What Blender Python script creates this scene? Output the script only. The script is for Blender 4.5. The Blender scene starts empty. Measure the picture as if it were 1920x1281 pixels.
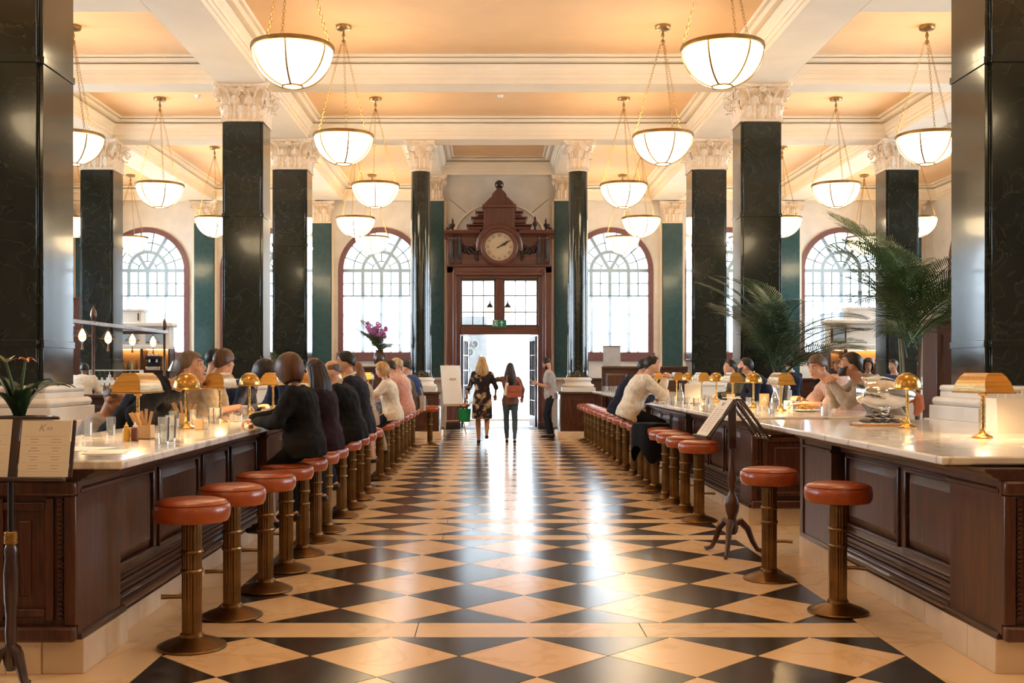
import bpy, bmesh, math, random
from math import pi, sin, cos, tan, radians, sqrt, atan2
from mathutils import Vector, Matrix, Euler
random.seed(7)
SC = bpy.context.scene
COL = SC.collection
# ------------------------------------------------------------ camera, sky, exposure
F = 2030.0                     # focal length in pixels of a 1920 x 1281 frame
cam_d = bpy.data.cameras.new('camera')
cam_d.sensor_width = 36.0
cam_d.lens = F / 1920 * 36.0
cam_d.shift_x = 42 / 1920
cam_d.shift_y = 57.5 / 1920
cam_d.clip_end = 300
cam = bpy.data.objects.new('camera', cam_d)
cam.location = (0, 0, 1.45)
cam.rotation_euler = (pi / 2, 0, 0)
COL.objects.link(cam)
SC.camera = cam
W = bpy.data.worlds.new('overcast_sky')
SC.world = W
W.use_nodes = True
_bg = W.node_tree.nodes['Background']
_bg.inputs[0].default_value = (0.76, 0.89, 1.0, 1)
_bg.inputs[1].default_value = 16.0
SC.view_settings.view_transform = 'Standard'
SC.view_settings.look = 'None'
SC.view_settings.gamma = 1.0
SC.view_settings.use_curve_mapping = False
SC.view_settings.exposure = 0.92
SC.cycles.max_bounces = 8
SC.cycles.diffuse_bounces = 4
SC.cycles.glossy_bounces = 4
SC.cycles.transparent_max_bounces = 12
SC.cycles.sample_clamp_indirect = 6.0
SC.cycles.caustics_reflective = False
SC.cycles.caustics_refractive = False
SC.cycles.use_denoising = True
SIDEWIN = [7.9, 12.6, 17.4, 21.7, 26.0, 30.3]      # windows along both side walls (y)
FRONTWIN = []                                    # windows in the wall behind the viewer (x)
_PORT = [((k + .22, 33.05, 3.89), 2.34, 3.66, (-pi/2, 0, 0)) for k in (-10.6, -7.07, -3.5, 3.43, 7.0, 10.45)] + [((.25, 33.18, 2.1), 2.4, 4.1, (-pi/2, 0, 0))]
_PORT += [((-13.55, k, 3.89), 2.34, 3.66, (pi/2, 0, -pi/2)) for k in SIDEWIN] + [((13.75, k, 3.89), 2.34, 3.66, (pi/2, 0, pi/2)) for k in SIDEWIN]
_PORT += [((k, -6.35, 3.89), 2.34, 3.66, (pi/2, 0, 0)) for k in FRONTWIN]
for _p, _w, _h, _r in _PORT:
    _l = bpy.data.lights.new('window_portal', 'AREA'); _l.shape = 'RECTANGLE'; _l.size = _w; _l.size_y = _h
    _l.cycles.is_portal = True
    _o = bpy.data.objects.new('window_portal', _l); _o.location = _p; _o.rotation_euler = _r; COL.objects.link(_o)
PEND_W = 6.0                 # each pendant's own lamp
DESK_W = 18.0                   # each bar lamp's own bulb
BOWL_E = 6.2
# ------------------------------------------------------------ plan (metres; y runs down the hall)
XC = 0.22                      # centre line of the hall
CEIL = 7.05
SOF = 6.61                     # underside of the beams
XB = 4.65                      # nave column lines either side of the centre
XO = 8.94                      # outer column lines
YW = 32.75                     # window wall
YD = 28.5                      # door wall

# ------------------------------------------------------------ helpers
class MB:
    """collects polygons; build() links them as one mesh object"""
    def __init__(s):
        s.v, s.f, s.M = [], [], Matrix.Identity(4)
    def add(s, vs, fs):
        b = len(s.v); M = s.M
        s.v.extend((M @ Vector(p))[:] for p in vs)
        s.f.extend(tuple(b + i for i in f) for f in fs)
        return s
    def box(s, x0, x1, y0, y1, z0, z1):
        return s.add([(x0,y0,z0),(x1,y0,z0),(x1,y1,z0),(x0,y1,z0),(x0,y0,z1),(x1,y0,z1),(x1,y1,z1),(x0,y1,z1)],
                     [(3,2,1,0),(4,5,6,7),(0,1,5,4),(1,2,6,5),(2,3,7,6),(3,0,4,7)])
    def cbox(s, c, d):
        return s.box(c[0]-d[0]/2, c[0]+d[0]/2, c[1]-d[1]/2, c[1]+d[1]/2, c[2]-d[2]/2, c[2]+d[2]/2)
    def lathe(s, prof, n=24, c=(0,0,0), caps=True, a0=0.0, a1=2*pi, sx=1.0, sy=1.0):
        full = abs(a1 - a0 - 2*pi) < 1e-6
        m = n if full else n + 1
        vs = []
        for r, z in prof:
            for i in range(m):
                a = a0 + (a1 - a0) * i / n
                vs.append((c[0] + r*cos(a)*sx, c[1] + r*sin(a)*sy, c[2] + z))
        fs = []
        for j in range(len(prof) - 1):
            for i in range(n):
                i2 = (i + 1) % m
                fs.append((j*m + i, j*m + i2, (j+1)*m + i2, (j+1)*m + i))
        if caps and full:
            fs.append(tuple(range(n - 1, -1, -1)))
            k = (len(prof) - 1) * m
            fs.append(tuple(k + i for i in range(n)))
        return s.add(vs, fs)
    def tube(s, pts, r, n=8, closed=False):
        pts = [Vector(p) for p in pts]
        m = len(pts)
        rr = r if isinstance(r, (list, tuple)) else [r] * m
        vs, ref = [], None
        for i, p in enumerate(pts):
            if closed: t = pts[(i+1) % m] - pts[i-1]
            else: t = pts[min(i+1, m-1)] - pts[max(i-1, 0)]
            t.normalize()
            if ref is None:
                ref = Vector((0,0,1)) if abs(t.z) < .9 else Vector((1,0,0))
            u = (ref - t * ref.dot(t)).normalized()
            w = t.cross(u); ref = u
            for k in range(n):
                a = 2*pi*k/n
                vs.append(p + (u*cos(a) + w*sin(a)) * rr[i])
        fs = []
        for j in range(m if closed else m - 1):
            j2 = (j+1) % m
            for k in range(n):
                k2 = (k+1) % n
                fs.append((j*n+k, j*n+k2, j2*n+k2, j2*n+k))
        if not closed:
            fs.append(tuple(range(n-1, -1, -1)))
            fs.append(tuple((m-1)*n + k for k in range(n)))
        return s.add(vs, fs)
    def prism(s, poly, d0, d1, axis='z'):
        """poly = 2-D outline (counter-clockwise); extruded from d0 to d1 along an axis"""
        n = len(poly)
        def P(p, d):
            return (p[0], p[1], d) if axis == 'z' else ((p[0], d, p[1]) if axis == 'y' else (d, p[0], p[1]))
        vs = [P(p, d0) for p in poly] + [P(p, d1) for p in poly]
        fs = [tuple(range(n-1, -1, -1)), tuple(range(n, 2*n))]
        for i in range(n):
            j = (i+1) % n
            fs.append((i, j, n+j, n+i))
        return s.add(vs, fs)
    def grid(s, fn, nu, nv, cu=False, cv=False):
        vs = [fn(i/nu, j/nv) for j in range(nv + (0 if cv else 1)) for i in range(nu + (0 if cu else 1))]
        m = nu if cu else nu + 1
        k = nv if cv else nv + 1
        fs = []
        for j in range(nv):
            for i in range(nu):
                i2, j2 = (i+1) % m, (j+1) % k
                fs.append((j*m+i, j*m+i2, j2*m+i2, j2*m+i))
        return s.add(vs, fs)
    def ellipsoid(s, c, r, n=14, m=9, M=None):
        vs, fs = [], []
        M = M or Matrix.Identity(3)
        c = Vector(c)
        vs.append(c + M @ Vector((0,0,-r[2])))
        for j in range(1, m):
            th = pi*j/m - pi/2
            for i in range(n):
                a = 2*pi*i/n
                vs.append(c + M @ Vector((r[0]*cos(th)*cos(a), r[1]*cos(th)*sin(a), r[2]*sin(th))))
        vs.append(c + M @ Vector((0,0,r[2])))
        for i in range(n):
            fs.append((0, 1+(i+1) % n, 1+i))
        for j in range(m-2):
            for i in range(n):
                i2 = (i+1) % n
                fs.append((1+j*n+i, 1+j*n+i2, 1+(j+1)*n+i2, 1+(j+1)*n+i))
        t, b = len(vs)-1, 1+(m-2)*n
        for i in range(n):
            fs.append((t, b+i, b+(i+1) % n))
        return s.add(vs, fs)
    def capsule(s, a, b, ra, rb, n=10):
        a, b = Vector(a), Vector(b)
        d = b - a; L = d.length
        if L < 1e-5: return s.ellipsoid(a, (ra, ra, ra), n, 6)
        q = d.to_track_quat('Z', 'Y').to_matrix()
        prof = [(ra*sin(t), -ra*cos(t)) for t in (0.35, .8, 1.2)] + [(ra, 0)]
        prof += [(rb, L)] + [(rb*sin(t), L + rb*cos(t)) for t in (1.2, .8, .35)]
        M0 = s.M
        s.M = M0 @ Matrix.Translation(a) @ q.to_4x4()
        s.lathe(prof, n)
        s.M = M0
        return s
    def mesh(s, name='m', sharp=35):
        me = bpy.data.meshes.new(name)
        me.from_pydata(s.v, [], s.f)
        if sharp:
            me.polygons.foreach_set('use_smooth', [True] * len(me.polygons))
            me.set_sharp_from_angle(angle=radians(sharp))
        return me
    def build(s, name, mat, parent=None, loc=None, rotz=0, bevel=0, sharp=35, **tags):
        me = s.mesh(name, sharp)
        return link(name, me, mat, parent, loc, rotz, bevel, **tags)

def link(name, me, mat, parent=None, loc=None, rotz=0, bevel=0, **tags):
    if mat is not None and not me.materials: me.materials.append(mat)
    o = bpy.data.objects.new(name, me)
    COL.objects.link(o)
    if parent is not None: o.parent = parent
    if loc is not None: o.location = loc
    if rotz: o.rotation_euler[2] = rotz
    if bevel:
        b = o.modifiers.new('edge', 'BEVEL'); b.width = bevel; b.segments = 2; b.limit_method = 'ANGLE'
    tag(o, **tags)
    return o

def tag(o, label=None, cat=None, group=None, kind=None):
    if label: o['label'] = label
    if cat: o['category'] = cat
    if group: o['group'] = group
    if kind: o['kind'] = kind
    return o

def thing(name, label, cat, loc=(0,0,0), rotz=0, group=None, kind=None):
    o = bpy.data.objects.new(name, None)
    o.empty_display_size = .1
    COL.objects.link(o)
    o.location = loc; o.rotation_euler[2] = rotz
    return tag(o, label, cat, group, kind)

KIDS = {}
def copy_tree(o, parent=None, loc=None, rotz=None, label=None, group=None):
    c = o.copy(); COL.objects.link(c)
    if parent is not None: c.parent = parent
    if loc is not None: c.location = loc
    if rotz is not None: c.rotation_euler[2] = rotz
    if label: c['label'] = label
    if group: c['group'] = group
    ch = KIDS.get(o.name)
    if ch is None:
        ch = KIDS[o.name] = list(o.children)
    for k in ch: copy_tree(k, c)
    return c

TMP = bpy.data.scenes.new('tmp')
def evaluated(ob):
    """mesh of an object with its modifiers applied"""
    TMP.collection.objects.link(ob)
    vl = TMP.view_layers[0]
    vl.update()
    dg = vl.depsgraph
    dg.update()
    me = bpy.data.meshes.new_from_object(ob.evaluated_get(dg), depsgraph=dg)
    TMP.collection.objects.unlink(ob)
    d = ob.data
    bpy.data.objects.remove(ob)
    return me

def remesh(mb, vox, it=5, fold=0):
    me = mb.mesh('r', 0)
    o = bpy.data.objects.new('r', me)
    m = o.modifiers.new('r', 'REMESH'); m.mode = 'VOXEL'; m.voxel_size = vox; m.use_smooth_shade = True
    if fold:
        m = o.modifiers.new('f', 'DISPLACE'); m.texture = FOLD; m.strength = fold; m.mid_level = .5; m.texture_coords = 'LOCAL'
    if it:
        m = o.modifiers.new('s', 'SMOOTH'); m.iterations = it; m.factor = .5
    r = evaluated(o)
    bpy.data.meshes.remove(me)
    r.polygons.foreach_set('use_smooth', [True] * len(r.polygons))
    return r

def plate(outer, holes, t, name='plate'):
    """flat plate in the x-z plane with holes, thickness t (y from 0 to t)"""
    cu = bpy.data.curves.new(name, 'CURVE')
    cu.dimensions = '2D'; cu.fill_mode = 'BOTH'; cu.extrude = t / 2
    for poly in [outer] + holes:
        sp = cu.splines.new('POLY'); sp.points.add(len(poly) - 1)
        for p, q in zip(sp.points, poly): p.co = (q[0], q[1], 0, 1)
        sp.use_cyclic_u = True
    o = bpy.data.objects.new(name, cu)
    me = evaluated(o)
    me.transform(Matrix.Translation((0, t/2, 0)) @ Matrix.Rotation(pi/2, 4, 'X'))
    return me

def text_mesh(txt, size, depth=.001, align='CENTER', shear=0):
    cu = bpy.data.curves.new('t', 'FONT')
    cu.body = txt; cu.size = size; cu.extrude = depth; cu.align_x = align; cu.align_y = 'CENTER'; cu.shear = shear
    cu.resolution_u = 3
    o = bpy.data.objects.new('t', cu)
    return evaluated(o)

def arch_poly(cx, hw, z0, zs, n=24):
    """outline: straight jambs from z0 to the springing zs, half circle above"""
    return [(cx-hw, z0), (cx+hw, z0)] + [(cx + hw*cos(pi*i/n), zs + hw*sin(pi*i/n)) for i in range(n+1)]

# ------------------------------------------------------------ materials
def new_mat(name):
    m = bpy.data.materials.new(name); m.use_nodes = True
    nt = m.node_tree
    return m, nt, nt.nodes['Principled BSDF']

def rgba(c): return (c[0], c[1], c[2], 1)

def pbr(name, c1, c2=None, rough=.5, metal=0, scale=6, detail=4, bump=0, bscale=None, coat=0, stretch=None,
        ramp=(.35, .65), rvar=0, distort=0, rnd=0, spec=.5, sheen=0, trans=0, ior=1.5, alpha=1, emit=None, estr=0):
    m, nt, b = new_mat(name)
    N, L = nt.nodes, nt.links
    b.inputs['Roughness'].default_value = rough
    b.inputs['Metallic'].default_value = metal
    b.inputs['Coat Weight'].default_value = coat
    b.inputs['Coat Roughness'].default_value = .08
    b.inputs['Specular IOR Level'].default_value = spec
    b.inputs['Transmission Weight'].default_value = trans
    b.inputs['IOR'].default_value = ior
    b.inputs['Alpha'].default_value = alpha
    if sheen: b.inputs['Sheen Weight'].default_value = sheen
    if emit:
        b.inputs['Emission Color'].default_value = rgba(emit); b.inputs['Emission Strength'].default_value = estr
    b.inputs['Base Color'].default_value = rgba(c1)
    if c2 is None and not bump and not rvar: return m
    tc = N.new('ShaderNodeTexCoord')
    mp = N.new('ShaderNodeMapping')
    if stretch: mp.inputs['Scale'].default_value = stretch
    L.new(tc.outputs['Object'], mp.inputs['Vector'])
    oi = None
    if rnd:
        oi = N.new('ShaderNodeObjectInfo')
        vm = N.new('ShaderNodeVectorMath'); vm.operation = 'SCALE'
        cmb = N.new('ShaderNodeCombineXYZ')
        for k in range(3): L.new(oi.outputs['Random'], cmb.inputs[k])
        L.new(cmb.outputs[0], vm.inputs[0]); vm.inputs['Scale'].default_value = 37.0
        L.new(vm.outputs[0], mp.inputs['Location'])
    nz = N.new('ShaderNodeTexNoise')
    nz.inputs['Scale'].default_value = scale; nz.inputs['Detail'].default_value = detail
    nz.inputs['Distortion'].default_value = distort
    L.new(mp.outputs[0], nz.inputs['Vector'])
    if c2 is not None:
        r = N.new('ShaderNodeValToRGB')
        r.color_ramp.elements[0].position, r.color_ramp.elements[1].position = ramp
        r.color_ramp.elements[0].color, r.color_ramp.elements[1].color = rgba(c1), rgba(c2)
        L.new(nz.outputs['Fac'], r.inputs[0])
        out = r.outputs[0]
        if rnd:
            hv = N.new('ShaderNodeHueSaturation')
            mr = N.new('ShaderNodeMapRange')
            mr.inputs['To Min'].default_value = 1 - rnd; mr.inputs['To Max'].default_value = 1 + rnd
            L.new(oi.outputs['Random'], mr.inputs['Value']); L.new(mr.outputs[0], hv.inputs['Value'])
            L.new(out, hv.inputs['Color']); out = hv.outputs[0]
        L.new(out, b.inputs['Base Color'])
    if rvar:
        mr = N.new('ShaderNodeMapRange')
        mr.inputs['From Min'].default_value = .3; mr.inputs['From Max'].default_value = .7
        mr.inputs['To Min'].default_value = max(.02, rough - rvar); mr.inputs['To Max'].default_value = rough + rvar
        L.new(nz.outputs['Fac'], mr.inputs['Value']); L.new(mr.outputs[0], b.inputs['Roughness'])
    if bump:
        src = nz
        if bscale:
            src = N.new('ShaderNodeTexNoise'); src.inputs['Scale'].default_value = bscale; src.inputs['Detail'].default_value = 3
            L.new(mp.outputs[0], src.inputs['Vector'])
        bp = N.new('ShaderNodeBump'); bp.inputs['Strength'].default_value = bump; bp.inputs['Distance'].default_value = .01
        L.new(src.outputs['Fac'], bp.inputs['Height']); L.new(bp.outputs[0], b.inputs['Normal'])
    return m

def veined(name, base, vein, rough, scale=1.5, width=.06, base2=None, coat=0, rnd=False):
    """polished marble: soft clouds with thin distorted veins"""
    m, nt, b = new_mat(name)
    N, L = nt.nodes, nt.links
    tc = N.new('ShaderNodeTexCoord')
    vec = tc.outputs['Object']
    if rnd:
        oi = N.new('ShaderNodeObjectInfo'); ad = N.new('ShaderNodeVectorMath'); ad.operation = 'ADD'
        sc = N.new('ShaderNodeVectorMath'); sc.operation = 'SCALE'; sc.inputs['Scale'].default_value = 53
        cb = N.new('ShaderNodeCombineXYZ')
        for k in range(3): L.new(oi.outputs['Random'], cb.inputs[k])
        L.new(cb.outputs[0], sc.inputs[0]); L.new(vec, ad.inputs[0]); L.new(sc.outputs[0], ad.inputs[1]); vec = ad.outputs[0]
    n1 = N.new('ShaderNodeTexNoise'); n1.inputs['Scale'].default_value = scale; n1.inputs['Detail'].default_value = 7; n1.inputs['Distortion'].default_value = 1.2
    n2 = N.new('ShaderNodeTexNoise'); n2.inputs['Scale'].default_value = scale * 2.3; n2.inputs['Detail'].default_value = 5
    L.new(vec, n1.inputs['Vector']); L.new(vec, n2.inputs['Vector'])
    sb = N.new('ShaderNodeMath'); sb.operation = 'SUBTRACT'; sb.inputs[1].default_value = .5
    ab = N.new('ShaderNodeMath'); ab.operation = 'ABSOLUTE'
    L.new(n1.outputs['Fac'], sb.inputs[0]); L.new(sb.outputs[0], ab.inputs[0])
    r = N.new('ShaderNodeMapRange'); r.inputs['From Min'].default_value = 0; r.inputs['From Max'].default_value = width
    r.inputs['To Min'].default_value = 1; r.inputs['To Max'].default_value = 0
    L.new(ab.outputs[0], r.inputs['Value'])
    mx0 = N.new('ShaderNodeMix'); mx0.data_type = 'RGBA'
    mx0.inputs['A'].default_value = rgba(base); mx0.inputs['B'].default_value = rgba(base2 or base)
    rr = N.new('ShaderNodeMapRange'); rr.inputs['From Min'].default_value = .35; rr.inputs['From Max'].default_value = .7
    L.new(n2.outputs['Fac'], rr.inputs['Value']); L.new(rr.outputs[0], mx0.inputs['Factor'])
    mx = N.new('ShaderNodeMix'); mx.data_type = 'RGBA'; mx.inputs['B'].default_value = rgba(vein)
    L.new(mx0.outputs['Result'], mx.inputs['A']); L.new(r.outputs[0], mx.inputs['Factor'])
    L.new(mx.outputs['Result'], b.inputs['Base Color'])
    b.inputs['Roughness'].default_value = rough
    b.inputs['Coat Weight'].default_value = coat
    b.inputs['Coat Roughness'].default_value = .05
    return m

def wood(name, c1, c2, rough=.3, scale=3, axis=2, coat=.4):
    m, nt, b = new_mat(name)
    N, L = nt.nodes, nt.links
    tc = N.new('ShaderNodeTexCoord'); mp = N.new('ShaderNodeMapping')
    s = [14, 14, 14]; s[axis] = 1.0
    mp.inputs['Scale'].default_value = s
    nz = N.new('ShaderNodeTexNoise'); nz.inputs['Scale'].default_value = scale; nz.inputs['Detail'].default_value = 6; nz.inputs['Distortion'].default_value = .6
    r = N.new('ShaderNodeValToRGB'); r.color_ramp.elements[0].position = .3; r.color_ramp.elements[1].position = .72
    r.color_ramp.elements[0].color, r.color_ramp.elements[1].color = rgba(c1), rgba(c2)
    L.new(tc.outputs['Object'], mp.inputs[0]); L.new(mp.outputs[0], nz.inputs['Vector']); L.new(nz.outputs['Fac'], r.inputs[0])
    L.new(r.outputs[0], b.inputs['Base Color'])
    b.inputs['Roughness'].default_value = rough; b.inputs['Coat Weight'].default_value = coat; b.inputs['Coat Roughness'].default_value = .18
    bp = N.new('ShaderNodeBump'); bp.inputs['Strength'].default_value = .06
    L.new(nz.outputs['Fac'], bp.inputs['Height']); L.new(bp.outputs[0], b.inputs['Normal'])
    return m

def glass_mat(name, tint=(1,1,1), refl=.08, body=0.0, bcol=(1,1,1)):
    """thin clear glass: mostly see-through, a little glossy, optionally a little milky"""
    m = bpy.data.materials.new(name); m.use_nodes = True
    nt = m.node_tree; N, L = nt.nodes, nt.links
    N.remove(N['Principled BSDF'])
    out = N['Material Output']
    t = N.new('ShaderNodeBsdfTransparent'); t.inputs[0].default_value = rgba(tint)
    g = N.new('ShaderNodeBsdfGlossy'); g.inputs['Roughness'].default_value = .03
    lw = N.new('ShaderNodeFresnel'); lw.inputs['IOR'].default_value = 1.45
    ad = N.new('ShaderNodeMath'); ad.operation = 'ADD'; ad.inputs[1].default_value = refl - .04; ad.use_clamp = True
    L.new(lw.outputs[0], ad.inputs[0])
    mx = N.new('ShaderNodeMixShader')
    L.new(ad.outputs[0], mx.inputs[0]); L.new(t.outputs[0], mx.inputs[1]); L.new(g.outputs[0], mx.inputs[2])
    res = mx
    if body:
        d = N.new('ShaderNodeBsdfTranslucent'); d.inputs[0].default_value = rgba(bcol)
        m2 = N.new('ShaderNodeMixShader'); m2.inputs[0].default_value = body
        L.new(mx.outputs[0], m2.inputs[1]); L.new(d.outputs[0], m2.inputs[2]); res = m2
    L.new(res.outputs[0], out.inputs[0])
    return m

def emissive(name, col, strength):
    m, nt, b = new_mat(name)
    b.inputs['Base Color'].default_value = rgba(col)
    b.inputs['Roughness'].default_value = .35
    b.inputs['Emission Color'].default_value = rgba(col); b.inputs['Emission Strength'].default_value = strength
    return m

def sheer(name, col=(.95,.97,1), thru=.45):
    m = bpy.data.materials.new(name); m.use_nodes = True
    nt = m.node_tree; N, L = nt.nodes, nt.links
    N.remove(N['Principled BSDF'])
    t = N.new('ShaderNodeBsdfTransparent'); tr = N.new('ShaderNodeBsdfTranslucent'); tr.inputs[0].default_value = rgba(col)
    d = N.new('ShaderNodeBsdfDiffuse'); d.inputs[0].default_value = rgba(col)
    m1 = N.new('ShaderNodeMixShader'); m1.inputs[0].default_value = .25
    L.new(tr.outputs[0], m1.inputs[1]); L.new(d.outputs[0], m1.inputs[2])
    m2 = N.new('ShaderNodeMixShader'); m2.inputs[0].default_value = thru
    L.new(m1.outputs[0], m2.inputs[1]); L.new(t.outputs[0], m2.inputs[2])
    L.new(m2.outputs[0], N['Material Output'].inputs[0])
    return m

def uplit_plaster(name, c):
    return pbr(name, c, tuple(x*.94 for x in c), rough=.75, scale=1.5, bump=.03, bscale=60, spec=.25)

M = {}
M['plaster'] = uplit_plaster('cream_plaster', (.84, .74, .60))
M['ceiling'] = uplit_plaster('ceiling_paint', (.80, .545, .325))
M['wallstone'] = pbr('pale_wall_stone', (.70,.66,.60), (.62,.58,.53), rough=.7, scale=2.2, bump=.04, bscale=40)
M['cap'] = pbr('carved_cream_stone', (.82,.68,.52), (.70,.56,.42), rough=.65, scale=14, bump=.08, bscale=60)
M['base'] = pbr('honed_white_stone', (.78,.72,.64), (.70,.64,.56), rough=.45, scale=3, bump=.02)
M['verde'] = veined('dark_green_marble', (.005,.008,.006), (.024,.027,.016), .13, 2.9, .022, (.014,.017,.011), coat=.3, rnd=True)
M['verde_hazed'] = veined('haze_tinted_green_marble', (.020,.060,.064), (.035,.085,.085), .16, 3.2, .02, (.028,.076,.080), coat=.2, rnd=True)  # same green marble; grazing daylight and window haze painted in as lighter teal
M['joint'] = pbr('dark_joint', (.01,.012,.011), rough=.6)
M['mahogany'] = wood('mahogany', (.032,.009,.0045), (.115,.034,.013), .34, 3, 2, .22)
M['mahogany_h'] = wood('mahogany_lengthwise', (.024,.007,.004), (.085,.026,.011), .30, 3, 1, .3)
M['mahogany_x'] = wood('mahogany_crosswise', (.024,.007,.004), (.085,.026,.011), .32, 3, 0, .3)
M['darkwood'] = wood('dark_oak', (.022,.009,.007), (.055,.02,.013), .3, 3, 2, .4)
M['doorwood'] = wood('door_mahogany', (.075,.022,.018), (.17,.05,.036), .34, 2.2, 2, .3)
M['doorwood_x'] = wood('door_mahogany_cross', (.085,.026,.020), (.19,.058,.04), .34, 2.2, 0, .3)
M['carvedwood'] = wood('blackened_carving', (.018,.010,.012), (.04,.018,.018), .35, 5, 2, .3)
M['marble'] = veined('white_marble', (.84,.79,.72), (.52,.46,.40), .14, 1.1, .035, (.76,.70,.62), coat=.3)
M['brass'] = pbr('brushed_brass', (.56,.32,.09), (.44,.24,.06), rough=.27, metal=1, scale=3, stretch=(1,1,30), rvar=.05)
M['brass_rim'] = pbr('aged_bronze_rim', (.42,.26,.10), (.30,.18,.07), rough=.35, metal=1, scale=8)
M['gold'] = pbr('gilt_chain', (.42,.25,.08), rough=.28, metal=1)
M['stoolmetal'] = pbr('antique_bronze', (.26,.145,.055), (.15,.08,.03), rough=.36, metal=1, scale=6, rvar=.08)
M['leather'] = pbr('russet_leather', (.39,.075,.014), (.30,.052,.010), rough=.30, scale=9, bump=.10, bscale=160, coat=.25)
M['piping'] = pbr('dark_leather_piping', (.14,.028,.012), rough=.45)
M['steel'] = pbr('polished_steel', (.80,.80,.80), (.70,.70,.71), rough=.12, metal=1, scale=12, bump=.12, bscale=26)
M['glass'] = glass_mat('window_glass', (.97,.99,1), .06)
M['tumbler'] = glass_mat('drinking_glass', (.96,.97,.97), .10, .06)
M['water'] = glass_mat('water', (.90,.94,.95), .05, .05)
M['muntin'] = pbr('blue_grey_bars', (.34,.46,.54), rough=.5)
M['leadbar'] = pbr('dark_lead_bars', (.16,.24,.27), rough=.5)
M['winframe'] = wood('plum_window_frame', (.13,.055,.06), (.19,.08,.08), .4, 3, 2, .1)
M['curtain'] = sheer('sheer_curtain', (.93,.96,1), .5)
M['tile_d'] = veined('black_marble_tile', (.018,.014,.015), (.05,.043,.042), .20, 2.5, .03, (.036,.028,.027), coat=.0, rnd=True)
M['tile_l'] = veined('cream_limestone_tile', (.88,.61,.36), (.80,.53,.30), .21, 1.6, .03, (.90,.65,.40), coat=.0, rnd=True)
M['slab'] = veined('pale_limestone_slab', (.86,.62,.38), (.76,.53,.31), .26, 1.2, .03, (.88,.66,.43), rnd=True)
M['plinthstone'] = pbr('worn_plinth_stone', (.78,.63,.46), (.68,.53,.38), rough=.4, scale=5, rnd=.06, bump=.05)
M['floorwood'] = wood('aisle_floor_boards', (.13,.052,.018), (.22,.09,.035), .3, 2, 1, .2)
M['paper'] = pbr('cream_paper', (.86,.78,.66), (.83,.75,.63), rough=.7, scale=3)
M['kraft'] = pbr('kraft_card', (.62,.44,.25), (.58,.40,.22), rough=.7, scale=12)
M['whitepaper'] = pbr('white_paper', (.86,.82,.76), rough=.7)
M['ink'] = pbr('brown_ink', (.16,.11,.08), rough=.8)
M['palegrey'] = pbr('pale_ink', (.45,.36,.28), rough=.8)
M['clockface'] = pbr('ivory_dial', (.74,.62,.46), (.68,.56,.40), rough=.5, scale=4)
M['black'] = pbr('black_paint', (.012,.012,.013), rough=.35)
M['blackmetal'] = pbr('dark_iron', (.03,.026,.025), rough=.38, metal=.7)
M['rail'] = pbr('bronze_rail', (.10,.055,.04), (.16,.09,.06), rough=.32, metal=.8, scale=7)
M['whitepaint'] = pbr('white_joinery_paint', (.78,.76,.72), rough=.5)
M['greypaint'] = pbr('grey_panel', (.36,.36,.36), (.42,.42,.42), rough=.6, scale=8)
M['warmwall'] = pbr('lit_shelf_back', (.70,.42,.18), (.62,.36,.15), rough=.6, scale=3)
M['leaf'] = pbr('palm_leaf', (.030,.075,.022), (.065,.115,.030), rough=.42, scale=7, rnd=.25)
M['leaf2'] = pbr('dark_leaf', (.012,.040,.016), (.03,.07,.022), rough=.38, scale=7, rnd=.2)
M['stalk'] = pbr('palm_stalk', (.17,.15,.05), (.10,.10,.035), rough=.5, scale=6)
M['bark'] = pbr('palm_bark', (.16,.085,.045), (.09,.05,.03), rough=.8, scale=18, bump=.3, stretch=(1,1,4))
M['soil'] = pbr('dark_soil', (.03,.02,.014), rough=.9, bump=.3, bscale=60)
M['terracotta'] = pbr('terracotta', (.40,.13,.06), (.32,.10,.05), rough=.7, scale=8)
M['petal_p'] = pbr('purple_petals', (.30,.06,.26), (.42,.14,.36), rough=.5, scale=9)
M['petal_o'] = pbr('orange_petals', (.78,.24,.08), (.85,.42,.16), rough=.5, scale=9)
M['petal_w'] = pbr('pale_petals', (.80,.76,.42), rough=.5)
M['green'] = pbr('sign_green', (.008,.20,.10), rough=.4)
M['signwhite'] = pbr('sign_white', (.85,.85,.85), rough=.5)
M['pave'] = pbr('street_paving', (.62,.61,.60), (.55,.54,.53), rough=.8, scale=3)
M['facade'] = pbr('portland_stone_facade', (.66,.66,.66), (.60,.60,.61), rough=.8, scale=1)
M['bronze_door'] = pbr('pale_street_door', (.46,.50,.54), (.40,.44,.48), rough=.5, scale=5)
M['ceramic'] = pbr('white_ceramic', (.84,.82,.78), rough=.2, coat=.3)
M['mustard'] = pbr('mustard_bottle', (.70,.40,.06), rough=.35)
M['ketchup'] = pbr('brown_sauce_bottle', (.16,.045,.02), rough=.3)
M['food'] = pbr('golden_fries', (.62,.36,.09), (.50,.25,.06), rough=.6, scale=30)
M['mussel'] = pbr('mussel_shell', (.012,.010,.016), (.06,.045,.06), rough=.22, scale=20, coat=.4)
M['lemon'] = pbr('lemon_and_meat', (.62,.36,.08), (.75,.50,.16), rough=.5, scale=30)
M['boardwood'] = wood('serving_board', (.26,.12,.05), (.38,.19,.08), .4, 4, 0, .1)
M['pine'] = wood('easel_pine', (.42,.26,.13), (.55,.36,.19), .5, 4, 2, .1)
M['bottle'] = pbr('dark_bottle_glass', (.02,.06,.025), rough=.08, coat=.5)
M['bottle_a'] = pbr('amber_bottle_glass', (.35,.13,.03), rough=.1, coat=.5)
M['bulb'] = emissive('warm_bulb', (1, .62, .26), 9.0)
M['lampglass'] = emissive('lantern_glass', (1, .66, .30), 2.4)
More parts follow.
